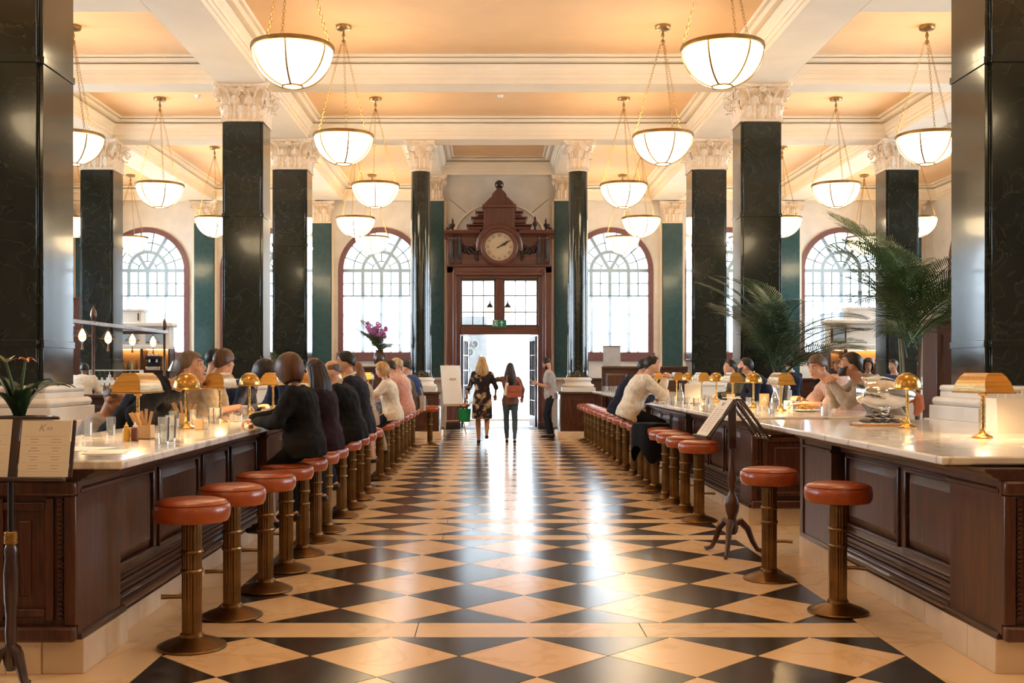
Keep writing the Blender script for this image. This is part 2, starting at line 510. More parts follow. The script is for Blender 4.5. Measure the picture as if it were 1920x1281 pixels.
M['shelfglow'] = emissive('shelf_light_strip', (1, .60, .26), 6.0)
M['bowl'] = None
def bowl_material():
    m, nt, b = new_mat('opal_bowl_glass')
    b.inputs['Base Color'].default_value = (.75, .62, .42, 1); b.inputs['Roughness'].default_value = .25
    b.inputs['Emission Color'].default_value = (1, .76, .45, 1); b.inputs['Emission Strength'].default_value = BOWL_E
    return m
M['bowl'] = bowl_material()
# ============================================================ FLOOR
floor = MB().box(-13.4, 13.6, -6.2, 33.2, -.25, -.012).build('floor', M['floorwood'], kind='structure')
MB().box(-2.6, 3.1, -1, 28.4, -.05, -.004).build('mortar_bed', M['joint'], floor)
FX0, FX1 = -1.68, 2.13
DX = (FX1 - FX0) / 5
DY = .775
def clip(poly, ax, lim, keep_less):
    out = []
    for i in range(len(poly)):
        a, b = poly[i], poly[(i+1) % len(poly)]
        ia = (a[ax] <= lim) if keep_less else (a[ax] >= lim)
        ib = (b[ax] <= lim) if keep_less else (b[ax] >= lim)
        if ia: out.append(a)
        if ia != ib:
            t = (lim - a[ax]) / (b[ax] - a[ax])
            out.append((a[0] + t*(b[0]-a[0]), a[1] + t*(b[1]-a[1])))
    return out
TILES = {}
def tile(kind, cx, cy, y0, y1):
    hx, hy = DX/2 - .004, DY/2 - .004
    p = [(hx,0),(0,hy),(-hx,0),(0,-hy)]
    e = .002
    key = (kind, cx < FX0 + .01, cx > FX1 - .01, cy < y0 + .01, cy > y1 - .01)
    me = TILES.get(key)
    if me is None:
        if key[1]: p = clip(p, 0, e, False)
        if key[2]: p = clip(p, 0, -e, True)
        if key[3]: p = clip(p, 1, e, False)
        if key[4]: p = clip(p, 1, -e, True)
        me = MB().prism(p, -.02, 0).mesh(kind, 0)
        TILES[key] = me
    link(kind, me, M['tile_d'] if kind == 'dark_tile' else M['tile_l'], floor, (cx, cy, random.uniform(-.0004, .0004)))
def field(y0, rows):
    y1 = y0 + rows * DY
    for j in range(rows + 1):
        for i in range(6): tile('dark_tile', FX0 + i*DX, y0 + j*DY, y0, y1)
    for j in range(rows):
        for i in range(5): tile('light_tile', FX0 + (i+.5)*DX, y0 + (j+.5)*DY, y0, y1)
    return y1
def slab(x0, x1, y0, y1):
    MB().box(x0+.003, x1-.003, y0+.003, y1-.003, -.02, 0).build('limestone_slab', M['slab'], floor, sharp=0)
def band(y0, y1):
    for k in range(3): slab(FX0 + k*1.27, FX0 + (k+1)*1.27, y0, y1)
ye = field(5.92 - 4*DY, 4)
band(5.92, 6.26)
ye = field(6.26, 4); band(ye, ye + .27)
ye = field(ye + .27, 1); band(ye, ye + .27)
ye = field(ye + .27, 15); band(ye, ye + .3)
ye = field(ye + .3, 6)
y = 2.8
while y < ye:
    slab(-2.55, FX0, y, y + 1.0); slab(FX1, 3.0, y, y + 1.0); y += 1.0

# ============================================================ WALLS, WINDOWS
WIN = [XC + k for k in (-10.6, -7.07, -3.5, 3.43, 7.0, 10.45)]
ZSILL, ZSPR, ZROD, WR = 2.06, 4.53, 3.757, 1.17
def rect(x0, x1, z0, z1): return [(x0,z0),(x1,z0),(x1,z1),(x0,z1)]
holes = [arch_poly(c, WR + .02, ZSILL, ZSPR) for c in WIN] + [rect(-.95, 1.45, .02, 4.2)]
link('wall_back', plate(rect(-13.2, 13.4, -.02, 7.1), holes, .45), M['wallstone'], loc=(0, YW, 0), kind='structure')
def side_wall(name, x, flip):
    h = [arch_poly(flip*k, WR + .02, ZSILL, ZSPR) for k in SIDEWIN]
    me = plate(rect(*sorted((flip*-6.0, flip*33.2)), -.02, 7.1), h, .3)
    link(name, me, M['wallstone'], loc=(x, 0, 0), rotz=flip*pi/2, kind='structure')
side_wall('wall_left', -13.2, 1)
side_wall('wall_right', 13.4, -1)
link('wall_front', plate(rect(-13.5, 13.7, -.02, 7.1), [arch_poly(k, WR + .02, ZSILL, ZSPR) for k in FRONTWIN], .3), M['wallstone'], loc=(0, -6.3, 0), kind='structure')
# door bay: a stone screen that stands forward of the window wall
dw = link('wall_door', plate(rect(-1.98, 2.46, 0, 7.06), [rect(-1.0, 1.5, .001, 4.1)], .35), M['wallstone'], loc=(0, YD, 0), kind='structure')
MB().box(-1.98, -1.68, YD + .35, YW, 0, 7.06).build('wall_return', M['wallstone'], dw, loc=(0, -YD, 0))
MB().box(2.16, 2.46, YD + .35, YW, 0, 7.06).build('wall_return', M['wallstone'], dw, loc=(0, -YD, 0))
# relieving arch, raised on the stone behind the clock
ring = [(XC + .03 + 1.22*cos(pi*i/32), 4.95 + .98*sin(pi*i/32)) for i in range(33)]
ring2 = [(XC + .03 + 1.17*cos(pi*i/32), 4.95 + .93*sin(pi*i/32)) for i in range(32, -1, -1)]
MB().prism(ring + ring2, -.03, 0, 'y').build('arch_moulding', M['plaster'], dw)
for s in (-1, 1):
    MB().tube([(XC + .03 + s*.86, -.002, 5.64), (XC + .03 + s*1.3, -.002, 6.0)], .006, 5).build('stone_joint', M['joint'], dw)

def bar(mb, p, q, w, d=.05):
    p, q = Vector((p[0], 0, p[1])), Vector((q[0], 0, q[1]))
    t = (q - p).normalized(); n = Vector((-t.z, 0, t.x)) * w/2; y = Vector((0, d/2, 0))
    vs = [p+n-y, p-n-y, p-n+y, p+n+y, q+n-y, q-n-y, q-n+y, q+n+y]
    mb.add(vs, [(0,1,2,3),(7,6,5,4),(0,4,5,1),(1,5,6,2),(2,6,7,3),(3,7,4,0)])
def arcbar(mb, r, w, a0=0, a1=pi, n=20, d=.05):
    for i in range(n):
        a, b = a0 + (a1-a0)*i/n, a0 + (a1-a0)*(i+1)/n
        bar(mb, (r*cos(a), r*sin(a)), (r*cos(b), r*sin(b)), w, d)
PANES = {}
def pane_mesh(key, poly):
    if key not in PANES: PANES[key] = MB().prism(poly, -.004, .004, 'y').mesh('pane', 0)
    return PANES[key]
BARS = {}
def make_window(n, cx):
    w = thing('window_%d' % n, None, None, (cx, YW + .12, 0), kind='structure')
    out = arch_poly(0, 1.30, ZSILL - .12, ZSPR); inn = arch_poly(0, WR - .03, ZSILL, ZSPR)
    key = 'frame'
    if key not in BARS: BARS[key] = plate(out, [inn], .15)
    link('frame', BARS[key], M['winframe'], w, (0, -.16, 0))
    MB().box(-1.34, 1.34, -.22, .1, ZSILL - .26, ZSILL - .02).build('sill', M['winframe'], w, bevel=.012)
    def shared(name, fn, mat, loc=(0,0,0)):
        if name not in BARS:
            mb = MB(); fn(mb); BARS[name] = mb.mesh(name, 30)
        link(name.split('@')[0], BARS[name], mat, w, loc)
    R = WR - .03
    for k, x in enumerate((-R/2, 0, R/2)):
        shared('glazing_bar@v%d' % k, lambda mb: bar(mb, (x, ZSILL), (x, ZSPR), .105), M['muntin'])
    shared('glazing_bar@h', lambda mb: bar(mb, (-R, ZSPR), (R, ZSPR), .105), M['muntin'])
    shared('glazing_bar@arc', lambda mb: arcbar(mb, R/2, .105), M['muntin'], (0, 0, ZSPR))
    for k, a in enumerate((60, 120)):
        shared('glazing_bar@s%d' % k, lambda mb: bar(mb, (0, 0), (R*cos(radians(a)), R*sin(radians(a))), .10), M['muntin'], (0, 0, ZSPR))
    shared('glazing_bar@rod', lambda mb: bar(mb, (-R, ZROD), (R, ZROD), .05), M['leadbar'], (0, -.05, 0))
    for k, r in enumerate((R*.25, R*.75)):
        shared('lead_bar@arc%d' % k, lambda mb: arcbar(mb, r, .036, d=.03), M['leadbar'], (0, 0, ZSPR))
    for k, x in enumerate((-.75, -.25, .25, .75)):
        shared('lead_bar@v%d' % k, lambda mb: bar(mb, (x*R, ZSILL), (x*R, ZSPR), .036, .03), M['leadbar'])
    for k, z in enumerate((4.14, 3.2, 2.62)):
        shared('lead_bar@h%d' % k, lambda mb: bar(mb, (-R, z), (R, z), .034, .03), M['leadbar'])
    for k, (a, r0) in enumerate(((20, .5), (40, .5), (80, .5), (100, .5), (140, .5), (160, .5), (30, .25), (90, .25), (150, .25))):
        r1 = 1.0 if r0 == .5 else .5
        shared('lead_bar@r%d' % k, lambda mb: bar(mb, (r0*R*cos(radians(a)), r0*R*sin(radians(a))), (r1*R*cos(radians(a)), r1*R*sin(radians(a))), .034, .03), M['leadbar'], (0, 0, ZSPR))
    rows = [ZSILL, 2.62, 3.2, ZROD, 4.14, ZSPR]
    for i in range(6):
        x0, x1 = -R + i*R/3, -R + (i+1)*R/3
        xs = [-R, -.75*R, -.5*R, -.25*R, 0, .25*R, .5*R, .75*R, R]
    for i in range(8):
        for j in range(5):
            link('pane', pane_mesh(('p', i, j), rect(xs[i]+.004, xs[i+1]-.004, rows[j]+.004, rows[j+1]-.004)), M['glass'], w)
    def sector(r0, r1, a0, a1):
        k = 5
        o = [(r1*cos(a0+(a1-a0)*t/k), r1*sin(a0+(a1-a0)*t/k)) for t in range(k+1)]
        q = [(r0*cos(a1+(a0-a1)*t/k), r0*sin(a1+(a0-a1)*t/k)) for t in range(k+1)] if r0 > .01 else [(0, 0)]
        return o + q
    for rng, angs in (((0, .25), (0, 60, 120, 180)), ((.25, .5), (0, 30, 60, 90, 120, 150, 180)),
                      ((.5, .75), (0, 20, 40, 60, 80, 100, 120, 140, 160, 180)), ((.75, 1), (0, 20, 40, 60, 80, 100, 120, 140, 160, 180))):
        for a, b in zip(angs, angs[1:]):
            link('pane', pane_mesh((rng, a), sector(rng[0]*R+.003, rng[1]*R-.003, radians(a+.3), radians(b-.3))), M['glass'], w, (0, 0, ZSPR))
wname = ['outermost window left of the door', 'second window left of the door', 'first window left of the door', 'first window right of the door', 'second window right of the door', 'outermost window right of the door']
for k, cx in enumerate(WIN):
    make_window(k + 1, cx)
    ph = k * 1.3
    def cur(u, v, ph=ph):
        x = -WR + .05 + u*(2*WR - .1)
        return (x, .022*sin(u*60 + ph) + .012*sin(u*23 + ph*2)*(1 - v), ZSILL + .02 + v*(ZROD - ZSILL - .03))
    t = thing('curtain', 'sheer white half curtain on the ' + wname[k], 'curtain', (cx, YW - .02, 0), group='sheer half curtains')
    MB().grid(cur, 110, 3).build('cloth', M['curtain'], t)
    MB().tube([(-WR, 0, ZROD), (WR, 0, ZROD)], .012, 8).build('rod', M['leadbar'], t)

# windows of the side walls and of the wall behind the viewer (out of the picture, seen in the polished stone)
def plain_window(n, loc, rz):
    w = thing('window_%d' % n, None, None, loc, rz, kind='structure')
    link('frame', BARS['frame'], M['winframe'], w, (0, -.02, 0))
    for key, z in (('glazing_bar@v0',0),('glazing_bar@v1',0),('glazing_bar@v2',0),('glazing_bar@h',0),('glazing_bar@arc',ZSPR)): link('glazing_bar', BARS[key], M['muntin'], w, (0, .1, z))
    MB().prism(arch_poly(0, WR - .02, ZSILL, ZSPR), .12, .128, 'y').build('pane', M['glass'], w, sharp=0)
n_ = 7
for k in SIDEWIN:
    plain_window(n_, (-13.2, k, 0), pi/2); plain_window(n_ + 1, (13.4, k, 0), -pi/2); n_ += 2
for k in FRONTWIN: plain_window(n_, (k, -6.0, 0), pi); n_ += 1

# wainscot and radiators' ledge under the windows
for k, (a, b) in enumerate(((-13.2, -1.98), (2.46, 13.4))):
    MB().box(a, b, YW - .10, YW, 0, 1.20).box(a, b, YW - .14, YW, 1.20, 1.27).build('trim_%d' % (k + 1), M['mahogany_x'], kind='structure', bevel=.01)

# ============================================================ CEILING
ceiling = thing('ceiling', None, None, (0, 0, 0), kind='structure')
MB().box(-13.5, 13.7, -6.3, 33.2, CEIL, CEIL + .25).build('ceiling_slab', M['ceiling'], ceiling)
HB, HO = .42, .36
nx = [(-13.2, XC-XO-HO), (XC-XO+HO, XC-XB-HB), (XC-XB+HB, XC+XB-HB), (XC+XB+HB, XC+XO-HO), (XC+XO+HO, 13.4)]
YA = [(-6, 4.6), (5.2, 9.8), (10.4, 14.9), (15.5, 19.36), (19.95, 23.97)]
YN = [(-6, 9.8), (10.4, 19.36), (19.95, 23.97)]
XE = 1.77
lastx = [(-13.2, XC-8.9-HO), (XC-8.9+HO, XC-5.05-HB), (XC-5.05+HB, XC-XE-.30), (XC-XE+.30, XC+XE-.30), (XC+XE+.30, XC+5.05-HB), (XC+5.05+HB, XC+8.9-HO), (XC+8.9+HO, 13.4)]
coffers = [(x, y) for x in (nx[0], nx[1], nx[3], nx[4]) for y in YA] + [(nx[2], y) for y in YN]
coffers += [(x, (24.6, 32.45)) for k, x in enumerate(lastx) if k != 3] + [(lastx[3], (24.6, 28.3))]
prof = [(0,0),(0,.085),(.025,.085),(.025,.165),(.05,.165),(.05,.235),(.085,.26),(.105,.29),(.12,.30),(.12,.322),(.04,.324),(.04,.350),(.20,.352),(.235,.375),(.25,.385),(.25,.395),(.20,.397),(.20,.408),(.30,.41),(.32,.425),(.32,.445)]
for (x0, x1), (y0, y1) in coffers:
    mb = MB()
    vs, fs = [], []
    for d, z in prof:
        z = SOF + z * (CEIL - SOF) / .445
        vs += [(x0+d, y0+d, z), (x1-d, y0+d, z), (x1-d, y1-d, z), (x0+d, y1-d, z)]
    for k in range(len(prof) - 1):
        for i in range(4):
            j = (i+1) % 4
            fs.append((k*4+j, k*4+i, k*4+4+i, k*4+4+j))
    mb.add(vs, fs).build('cornice', M['plaster'], ceiling, sharp=25)
def beam(x0, x1, y0, y1):
    e = .004
    MB().box(x0+e, x1-e, y0+e, y1-e, SOF, CEIL + .01).build('beam', M['plaster'], ceiling, sharp=0)
for s in (-1, 1):
    a = XC + s*XB; beam(a-HB, a+HB, -6, 24.6)
    a = XC + s*XO; beam(a-HO, a+HO, -6, 24.6)
    a = XC + s*5.05; beam(a-HB, a+HB, 24.6, 32.45)
    a = XC + s*8.9; beam(a-HO, a+HO, 24.6, 32.45)
    a = XC + s*XE; beam(a-.30, a+.30, 24.6, 32.45)
for k, xr in enumerate(nx):
    for (a, b), (c, d) in zip(YA if k != 2 else YN, (YA if k != 2 else YN)[1:]): beam(xr[0], xr[1], b, c)
    if k != 2: beam(xr[0], xr[1], 23.97, 24.6)
beam(nx[2][0], nx[2][1], 23.97, 24.6)
for k, xr in enumerate(lastx): beam(xr[0], xr[1], 32.45 if k != 3 else 28.3, 32.75)
# smoke detectors and small ceiling fittings
def detector(x, y, label):
    t = thing('smoke_detector', label, 'detector', (x, y, CEIL))
    MB().lathe([(.0,-.05),(.035,-.048),(.05,-.03),(.055,-.012),(.065,0)], 16, caps=False).build('body', M['signwhite'], t)
    MB().lathe([(.02,-.058),(.022,-.05)], 10).build('sensor', M['greypaint'], t)
detector(XC, 21.9, 'white smoke detector on the ceiling above the middle of the hall')
detector(-5.9, 21.9, 'white smoke detector on the ceiling left of the tall left pier')
detector(XC, 16.0, 'small round ceiling detector over the front part of the hall')

# ============================================================ STREET BEYOND
MB().box(-30, 30, 33.2, 60, -.35, -.12).build('street_ground', M['pave'], kind='structure')
step = MB().box(-1.3, 1.8, 33.2, 34.1, -.13, 0).build('door_step', M['pave'], kind='structure')
bl = thing('building', 'pale stone building across the street beyond the open door', 'building', (0, 48, 0))
MB().box(-28, 28, 0, 6, -.2, 10).build('wall', M['facade'], bl)
for i in range(9):
    x = -24 + i*6
    MB().box(x-.5, x+.5, -.3, 0, -.2, 10).build('pilaster', M['facade'], bl)
    for z in (1.0, 5.0):
        f = MB().box(x+1.9, x+4.1, -.12, 0, z-.12, z+2.9).build('window_surround', M['facade'], bl)
        MB().box(x+2.1, x+3.9, -.14, -.11, z, z+2.7).build('window', M['greypaint'], f)
MB().box(-28, 28, -.6, 0, 9.2, 9.8).build('cornice', M['facade'], bl)
# ============================================================ COLUMNS
def notched(a, n):
    """square outline with rebated corners"""
    return [(a-n,-a),(a-n,-a+n),(a,-a+n),(a,a-n),(a-n,a-n),(a-n,a),(-a+n,a),(-a+n,a-n),(-a,a-n),(-a,-a+n),(-a+n,-a+n),(-a+n,-a)]
def leaf_fn(h, w, out, curl):
    def fn(u, v):
        s = u*2 - 1
        t = v
        wid = w * (.55 + .55*sin(pi*min(1, t*1.05))) * (1 - .55*t**4) * (1 + .13*sin(t*26))
        y = -(.012 + out*t**2.2 + .018*(1 - s*s))
        z = h * (t if t < .82 else .82 + (t-.82)*(.82 - (t-.82)*6))
        if t > .82: y -= curl*(t-.82)*2.2
        return (s*wid/2, y + .02*abs(s)**2 - .008*cos(s*9), z)
    return fn
CAPM = {}
def cap_mesh(key, fn):
    if key not in CAPM:
        mb = MB(); fn(mb); CAPM[key] = mb.mesh('carving', 50)
    return CAPM[key]
def spiral(mb, r0, turns, tube_r, n=26):
    pts = []
    for i in range(n + 1):
        t = i / n
        a = -pi/2 + turns*2*pi*t
        r = r0 * (1 - .86*t)
        pts.append((r*cos(a), 0, r*sin(a)))
    mb.tube(pts, [tube_r*(1 - .45*i/n) for i in range(n+1)], 6)
def capital(parent, a, H, z0, shape='square', faces=(0,1,2,3), name='capital', flat=None):
    H -= .006
    c = bpy.data.objects.new(name, None); COL.objects.link(c); c.parent = parent; c.location = (0, 0, z0)
    k = (round(a, 3), round(H, 3), shape, flat)
    def cap_mesh(key, fn):
        if key not in CAPM:
            mb = MB(); fn(mb)
            if flat is not None and key[0] in ('bell','ast','aba'): mb.v = [(p[0], min(p[1], flat), p[2]) for p in mb.v]
            CAPM[key] = mb.mesh('carving', 50)
        return CAPM[key]
    def bell(mb):
        zs = [0, .05, .3, .6, .78, .87]
        rs = [1, 1, .97, .98, 1.06, 1.2]
        if shape == 'round':
            mb.lathe([(r*a, z*H) for r, z in zip(rs, zs)], 32)
        else:
            vs, fs = [], []
            for r, z in zip(rs, zs):
                q = a*r
                vs += [(q,-q,z*H),(q,q,z*H),(-q,q,z*H),(-q,-q,z*H)]
            for j in range(5):
                for i in range(4):
                    i2 = (i+1) % 4
                    fs.append((j*4+i, j*4+i2, j*4+4+i2, j*4+4+i))
            mb.add(vs, fs)
    def astragal(mb):
        if shape == 'round': mb.lathe([(a*1.0,0),(a*1.07,.012*H/.6),(a*1.09,.03),(a*1.05,.05),(a,.055)], 32, caps=False)
        else: mb.prism([(a*1.05,-a*1.05),(a*1.05,a*1.05),(-a*1.05,a*1.05),(-a*1.05,-a*1.05)], 0, .05)
    def abacus(mb):
        q = a * (1.42 if shape == 'square' else 1.62)
        def outline(s):
            pts = []
            for f in range(4):
                for i in range(9):
                    t = i/8*2 - 1
                    x, y = t*q*s*.94, -(q*s)*(1 - .17*(1 - t*t))
                    r = f*pi/2
                    pts.append((x*cos(r)-y*sin(r), x*sin(r)+y*cos(r)))
            return pts
        mb.prism(outline(.93), .86*H, .92*H); mb.prism(outline(1), .92*H, H)
    link('bell', cap_mesh(('bell',)+k, bell), M['cap'], c)
    link('astragal', cap_mesh(('ast',)+k, astragal), M['cap'], c)
    link('abacus', cap_mesh(('aba',)+k, abacus), M['cap'], c)
    big = cap_mesh(('leaf2',)+k, lambda mb: mb.grid(leaf_fn(.72*H, .62*a, .20*a, .5*a), 6, 12))
    low = cap_mesh(('leaf1',)+k, lambda mb: mb.grid(leaf_fn(.44*H, .60*a, .16*a, .45*a), 6, 12))
    vol = cap_mesh(('vol',)+k, lambda mb: spiral(mb, .24*a, 1.6, .055*a))
    hel = cap_mesh(('hel',)+k, lambda mb: spiral(mb, .15*a, 1.4, .04*a, 18))
    flo = cap_mesh(('flo',)+k, lambda mb: [mb.ellipsoid((.09*a*cos(t*pi/3), 0, .09*a*sin(t*pi/3)), (.085*a, .06*a, .085*a), 8, 5) for t in range(6)] + [mb.ellipsoid((0,-.05*a,0), (.06*a,.06*a,.06*a), 8, 5)])
    stem = cap_mesh(('stem',)+k, lambda mb: mb.tube([(0,-.02,.40*H),(.04*a,-.10*a,.62*H),(.16*a,-.22*a,.78*H),(.30*a,-.34*a,.85*H)], [.05*a,.05*a,.055*a,.05*a], 6))
    def put(nm, me, x, y, z, rz):
        link(nm, me, M['cap'], c, (x, y, z), rz)
    for f in faces:
        r = f*pi/2
        R = lambda x, y: (x*cos(r)-y*sin(r), x*sin(r)+y*cos(r))
        if shape == 'square':
            for x in (-.68*a, 0, .68*a): put('acanthus_leaf', low, *R(x, -a*.99), .04, r)
            for x in (-.36*a, .36*a): put('acanthus_leaf', big, *R(x, -a*.97), .04, r)
            for x, s in ((-.55*a, -1), (.55*a, 1)):
                me = stem if s > 0 else cap_mesh(('stemL',)+k, lambda mb: mb.tube([(0,-.02,.40*H),(-.04*a,-.10*a,.62*H),(-.16*a,-.22*a,.78*H),(-.30*a,-.34*a,.85*H)], [.05*a,.05*a,.055*a,.05*a], 6))
                put('caulicole', me, *R(x, -a*.98), 0, r)
            for x in (-.22*a, .22*a): put('helix', hel, *R(x, -a*1.13), .76*H, r)
            put('fleuron', flo, *R(0, -a*1.22), .86*H, r)
        else:
            for t in (-.5, .5):
                q = r + t*pi/4
                put('acanthus_leaf', low, a*sin(q), -a*cos(q), .04, q)
            put('acanthus_leaf', big, a*.98*sin(r), -a*.98*cos(r), .04, r)
            q = r + pi/4
            put('acanthus_leaf', big, a*.98*sin(q), -a*.98*cos(q), .04, q)
            for t in (-.3, .3):
                q = r + t*pi/4
                put('helix', hel, a*1.16*sin(q), -a*1.16*cos(q), .76*H, q)
            put('fleuron', flo, *R(0, -a*1.38), .86*H, r)
        # corner volutes
        q = a*(1.22 if shape == 'square' else 1.18)
        put('volute', vol, *R(q, -q), .70*H, r + pi/4 + pi/2)
    if len(faces) == 1:
        q = a*1.22
        put('volute', vol, -q, -q, .70*H, pi/4)
    return c
SHAFT_TOP = 5.94
def pier(x, y, label, a=.365, base=True):
    t = thing('column', label, 'column', (x, y, 0), group='square green marble columns', kind='thing')
    zs = [1.33, 1.71, 4.27, SHAFT_TOP] if base else [0, 1.71, 4.27, SHAFT_TOP]
    for i in range(len(zs) - 1):
        MB().prism(notched(a, .045), zs[i] + .002, zs[i+1] - .006).build('marble_block', M['verde'], t, bevel=.004)
        if 0 < i < 3:
            MB().prism(notched(a + .012, .045), zs[i] - .035, zs[i] + .03).build('marble_band', M['verde'], t, bevel=.004)
    if base:
        q = a + .06
        b = MB()
        for z0, z1, e in ((0,.86,.42),(.86,.93,.48),(.93,1.0,.36)): b.cbox((0,0,(z0+z1)/2), (2*(a+e-.18), 2*(a+e-.18), z1-z0))
        b.build('pedestal', M['base'], t, bevel=.01)
        MB().cbox((0,0,1.065), (2*a+.28, 2*a+.28, .13)).build('plinth_block', M['base'], t, bevel=.006)
        MB().cbox((0,0,1.17), (2*a+.26, 2*a+.26, .085)).build('lower_torus', M['base'], t, bevel=.04)
        MB().cbox((0,0,1.235), (2*a+.13, 2*a+.13, .06)).build('scotia', M['base'], t, bevel=.012)
        MB().cbox((0,0,1.295), (2*a+.15, 2*a+.15, .065)).build('upper_torus', M['base'], t, bevel=.028)
    capital(t, a, SOF - SHAFT_TOP, SHAFT_TOP)
    return t
pier(XC-XB, 10.13, 'huge dark green marble column cut off by the left picture edge', .40)
pier(XC+XB, 10.13, 'huge dark green marble column cut off by the right picture edge', .40)
pier(XC-XB, 19.75, 'square dark marble column, front one of the pair left of the aisle')
pier(XC+XB, 19.75, 'square dark marble column behind the smaller palm, right of the aisle')
pier(XC-XB, 24.35, 'square dark marble column, rear one of the pair left of the aisle', .385)
pier(XC+XB, 24.35, 'square dark marble column, rear one of the pair right of the aisle', .385)
pier(XC-XO, 24.35, 'square dark marble column behind the bronze lantern rail')
pier(XC+XO, 24.35, 'square dark marble column behind the tall palm')

def round_column(x, label):
    t = thing('round_column', label, 'column', (x, 24.35, 0), kind='thing')
    prof = [(.255,1.335),(.262,1.36),(.24,1.39),(.236,1.5)] + [(.236 - .026*k/8, 1.5 + (SHAFT_TOP-1.5)*k/8) for k in range(1, 9)]
    MB().lathe(prof, 40).build('shaft', M['verde'], t)
    b = MB().cbox((0,0,.07), (.98,.98,.14)); b.build('foot_slab', M['plinthstone'], t, bevel=.01)
    w = MB().cbox((0,0,.55), (.86,.86,.82)).build('pedestal', M['mahogany'], t)
    MB().cbox((0,0,.985), (.94,.94,.05)).build('pedestal_cap', M['mahogany'], t, bevel=.012)
    for s in range(4):
        f = MB().cbox((0,-.435,.55),(.62,.012,.60)).build('panel', M['mahogany'], t, rotz=s*pi/2, bevel=.004)
    MB().cbox((0,0,1.06), (.72,.72,.10)).build('plinth_block', M['base'], t, bevel=.006)
    MB().lathe([(.34,1.11),(.36,1.125),(.365,1.15),(.345,1.18),(.31,1.185),(.29,1.21),(.285,1.24),(.30,1.26),(.315,1.275),(.31,1.30),(.27,1.315),(.26,1.335)], 40, caps=False).build('moulded_base', M['base'], t)
    capital(t, .215, SOF - SHAFT_TOP, SHAFT_TOP, 'round')
round_column(XC - XE, 'round polished marble column left of the doorway')
round_column(XC + XE, 'round polished marble column right of the doorway')

def pilaster(x, y, label, w=.60, top=SHAFT_TOP, mat='verde_hazed'):
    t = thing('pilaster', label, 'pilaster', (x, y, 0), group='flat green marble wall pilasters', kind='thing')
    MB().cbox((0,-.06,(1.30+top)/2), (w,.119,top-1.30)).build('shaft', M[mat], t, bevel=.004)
    for s in (-1, 1): MB().cbox((s*(w/2+.04),-.035,(1.30+top)/2), (.06,.069,top-1.30)).build('edge_strip', M['plaster'], t)
    MB().cbox((0,-.07,1.28), (w+.16,.139,.06)).build('base', M['base'], t, bevel=.01)
    
    c = capital(t, w/2, SOF - top, top, 'square', (0,), 'capital', .122 - w/2)
    c.location = (0, w/2 - .125, top)

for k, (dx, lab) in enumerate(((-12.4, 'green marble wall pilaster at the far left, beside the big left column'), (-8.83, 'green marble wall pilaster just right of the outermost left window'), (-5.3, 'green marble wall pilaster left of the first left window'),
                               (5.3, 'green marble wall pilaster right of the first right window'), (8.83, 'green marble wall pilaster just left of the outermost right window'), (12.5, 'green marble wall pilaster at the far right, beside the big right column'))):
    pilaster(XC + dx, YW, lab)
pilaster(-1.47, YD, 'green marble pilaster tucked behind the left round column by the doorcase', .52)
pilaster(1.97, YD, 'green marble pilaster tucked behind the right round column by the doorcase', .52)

# ============================================================ PENDANT BOWLS
RB = .48
def make_pendant():
    t = thing('pendant_light', 'p', 'pendant light', group='opal bowl pendants')
    dep = .475
    prof = [(RB*cos(a)*.985, -dep*sin(a)) for a in [pi/2*k/12 for k in range(12)]] + [(.012, -dep)]
    MB().lathe(prof[::-1], 40, caps=False).build('bowl', M['bowl'], t)
    MB().lathe([(RB*.985,-.045),(RB*1.02,-.04),(RB*1.03,-.01),(RB*1.01,.012),(RB*.97,.012),(RB*.965,-.02)], 48, caps=False).build('rim', M['brass_rim'], t)
    rib = None
    for k in range(6):
        if rib is None:
            pts = [((RB*cos(a))*1.0, 0, -dep*sin(a)*1.0 - .004) for a in [pi/2*(.06 + .78*j/10) for j in range(11)]]
            rib = MB().tube(pts, .013, 6).mesh('rib')
        link('rib', rib, M['brass_rim'], t, rotz=k*pi/3 + pi/6)
    a = pi/2*.84
    MB().tube([(RB*cos(a)*cos(q), RB*cos(a)*sin(q), -dep*sin(a)-.004) for q in [2*pi*i/20 for i in range(20)]], .013, 6, True).build('bottom_ring', M['brass_rim'], t)
    # three chains
    top, hub = 1.735, 1.50
    L = 34
    mb = MB()
    p0, p1 = Vector((RB*.98, 0, .01)), Vector((.03, 0, hub))
    d = (p1 - p0); q = d.to_track_quat('Z', 'Y').to_matrix().to_4x4()
    for i in range(L):
        c = p0 + d*((i+.5)/L)
        ll = d.length/L*.72
        mb.M = Matrix.Translation(c) @ q @ Matrix.Rotation((i % 2)*pi/2, 4, 'Z')
        mb.tube([(.016*cos(s), 0, ll*sin(s)) for s in [2*pi*j/8 for j in range(8)]], .0032, 4, True)
    ch = mb.mesh('chain')
    for k in range(3): link('chain', ch, M['gold'], t, rotz=k*2*pi/3 + .45)
    MB().lathe([(.004,hub-.05),(.02,hub-.035),(.035,hub),(.03,hub+.03),(.012,hub+.05),(.02,hub+.08),(.03,hub+.11),(.018,hub+.15),(.009,hub+.17),(.009,top)], 14).build('hub', M['brass_rim'], t)
    MB().lathe([(.02,top-.045),(.05,top-.04),(.11,top-.03),(.125,top-.008),(.125,top+.03)], 24).build('ceiling_rose', M['brass_rim'], t)
    ld = bpy.data.lights.new('bulb', 'POINT')
    ld.energy = PEND_W; ld.color = (1, .66, .36); ld.shadow_soft_size = .14
    lo = bpy.data.objects.new('bulb', ld); COL.objects.link(lo); lo.parent = t; lo.location = (0, 0, -.10)
    return t
ZR = 5.28
pend = make_pendant()
first = True
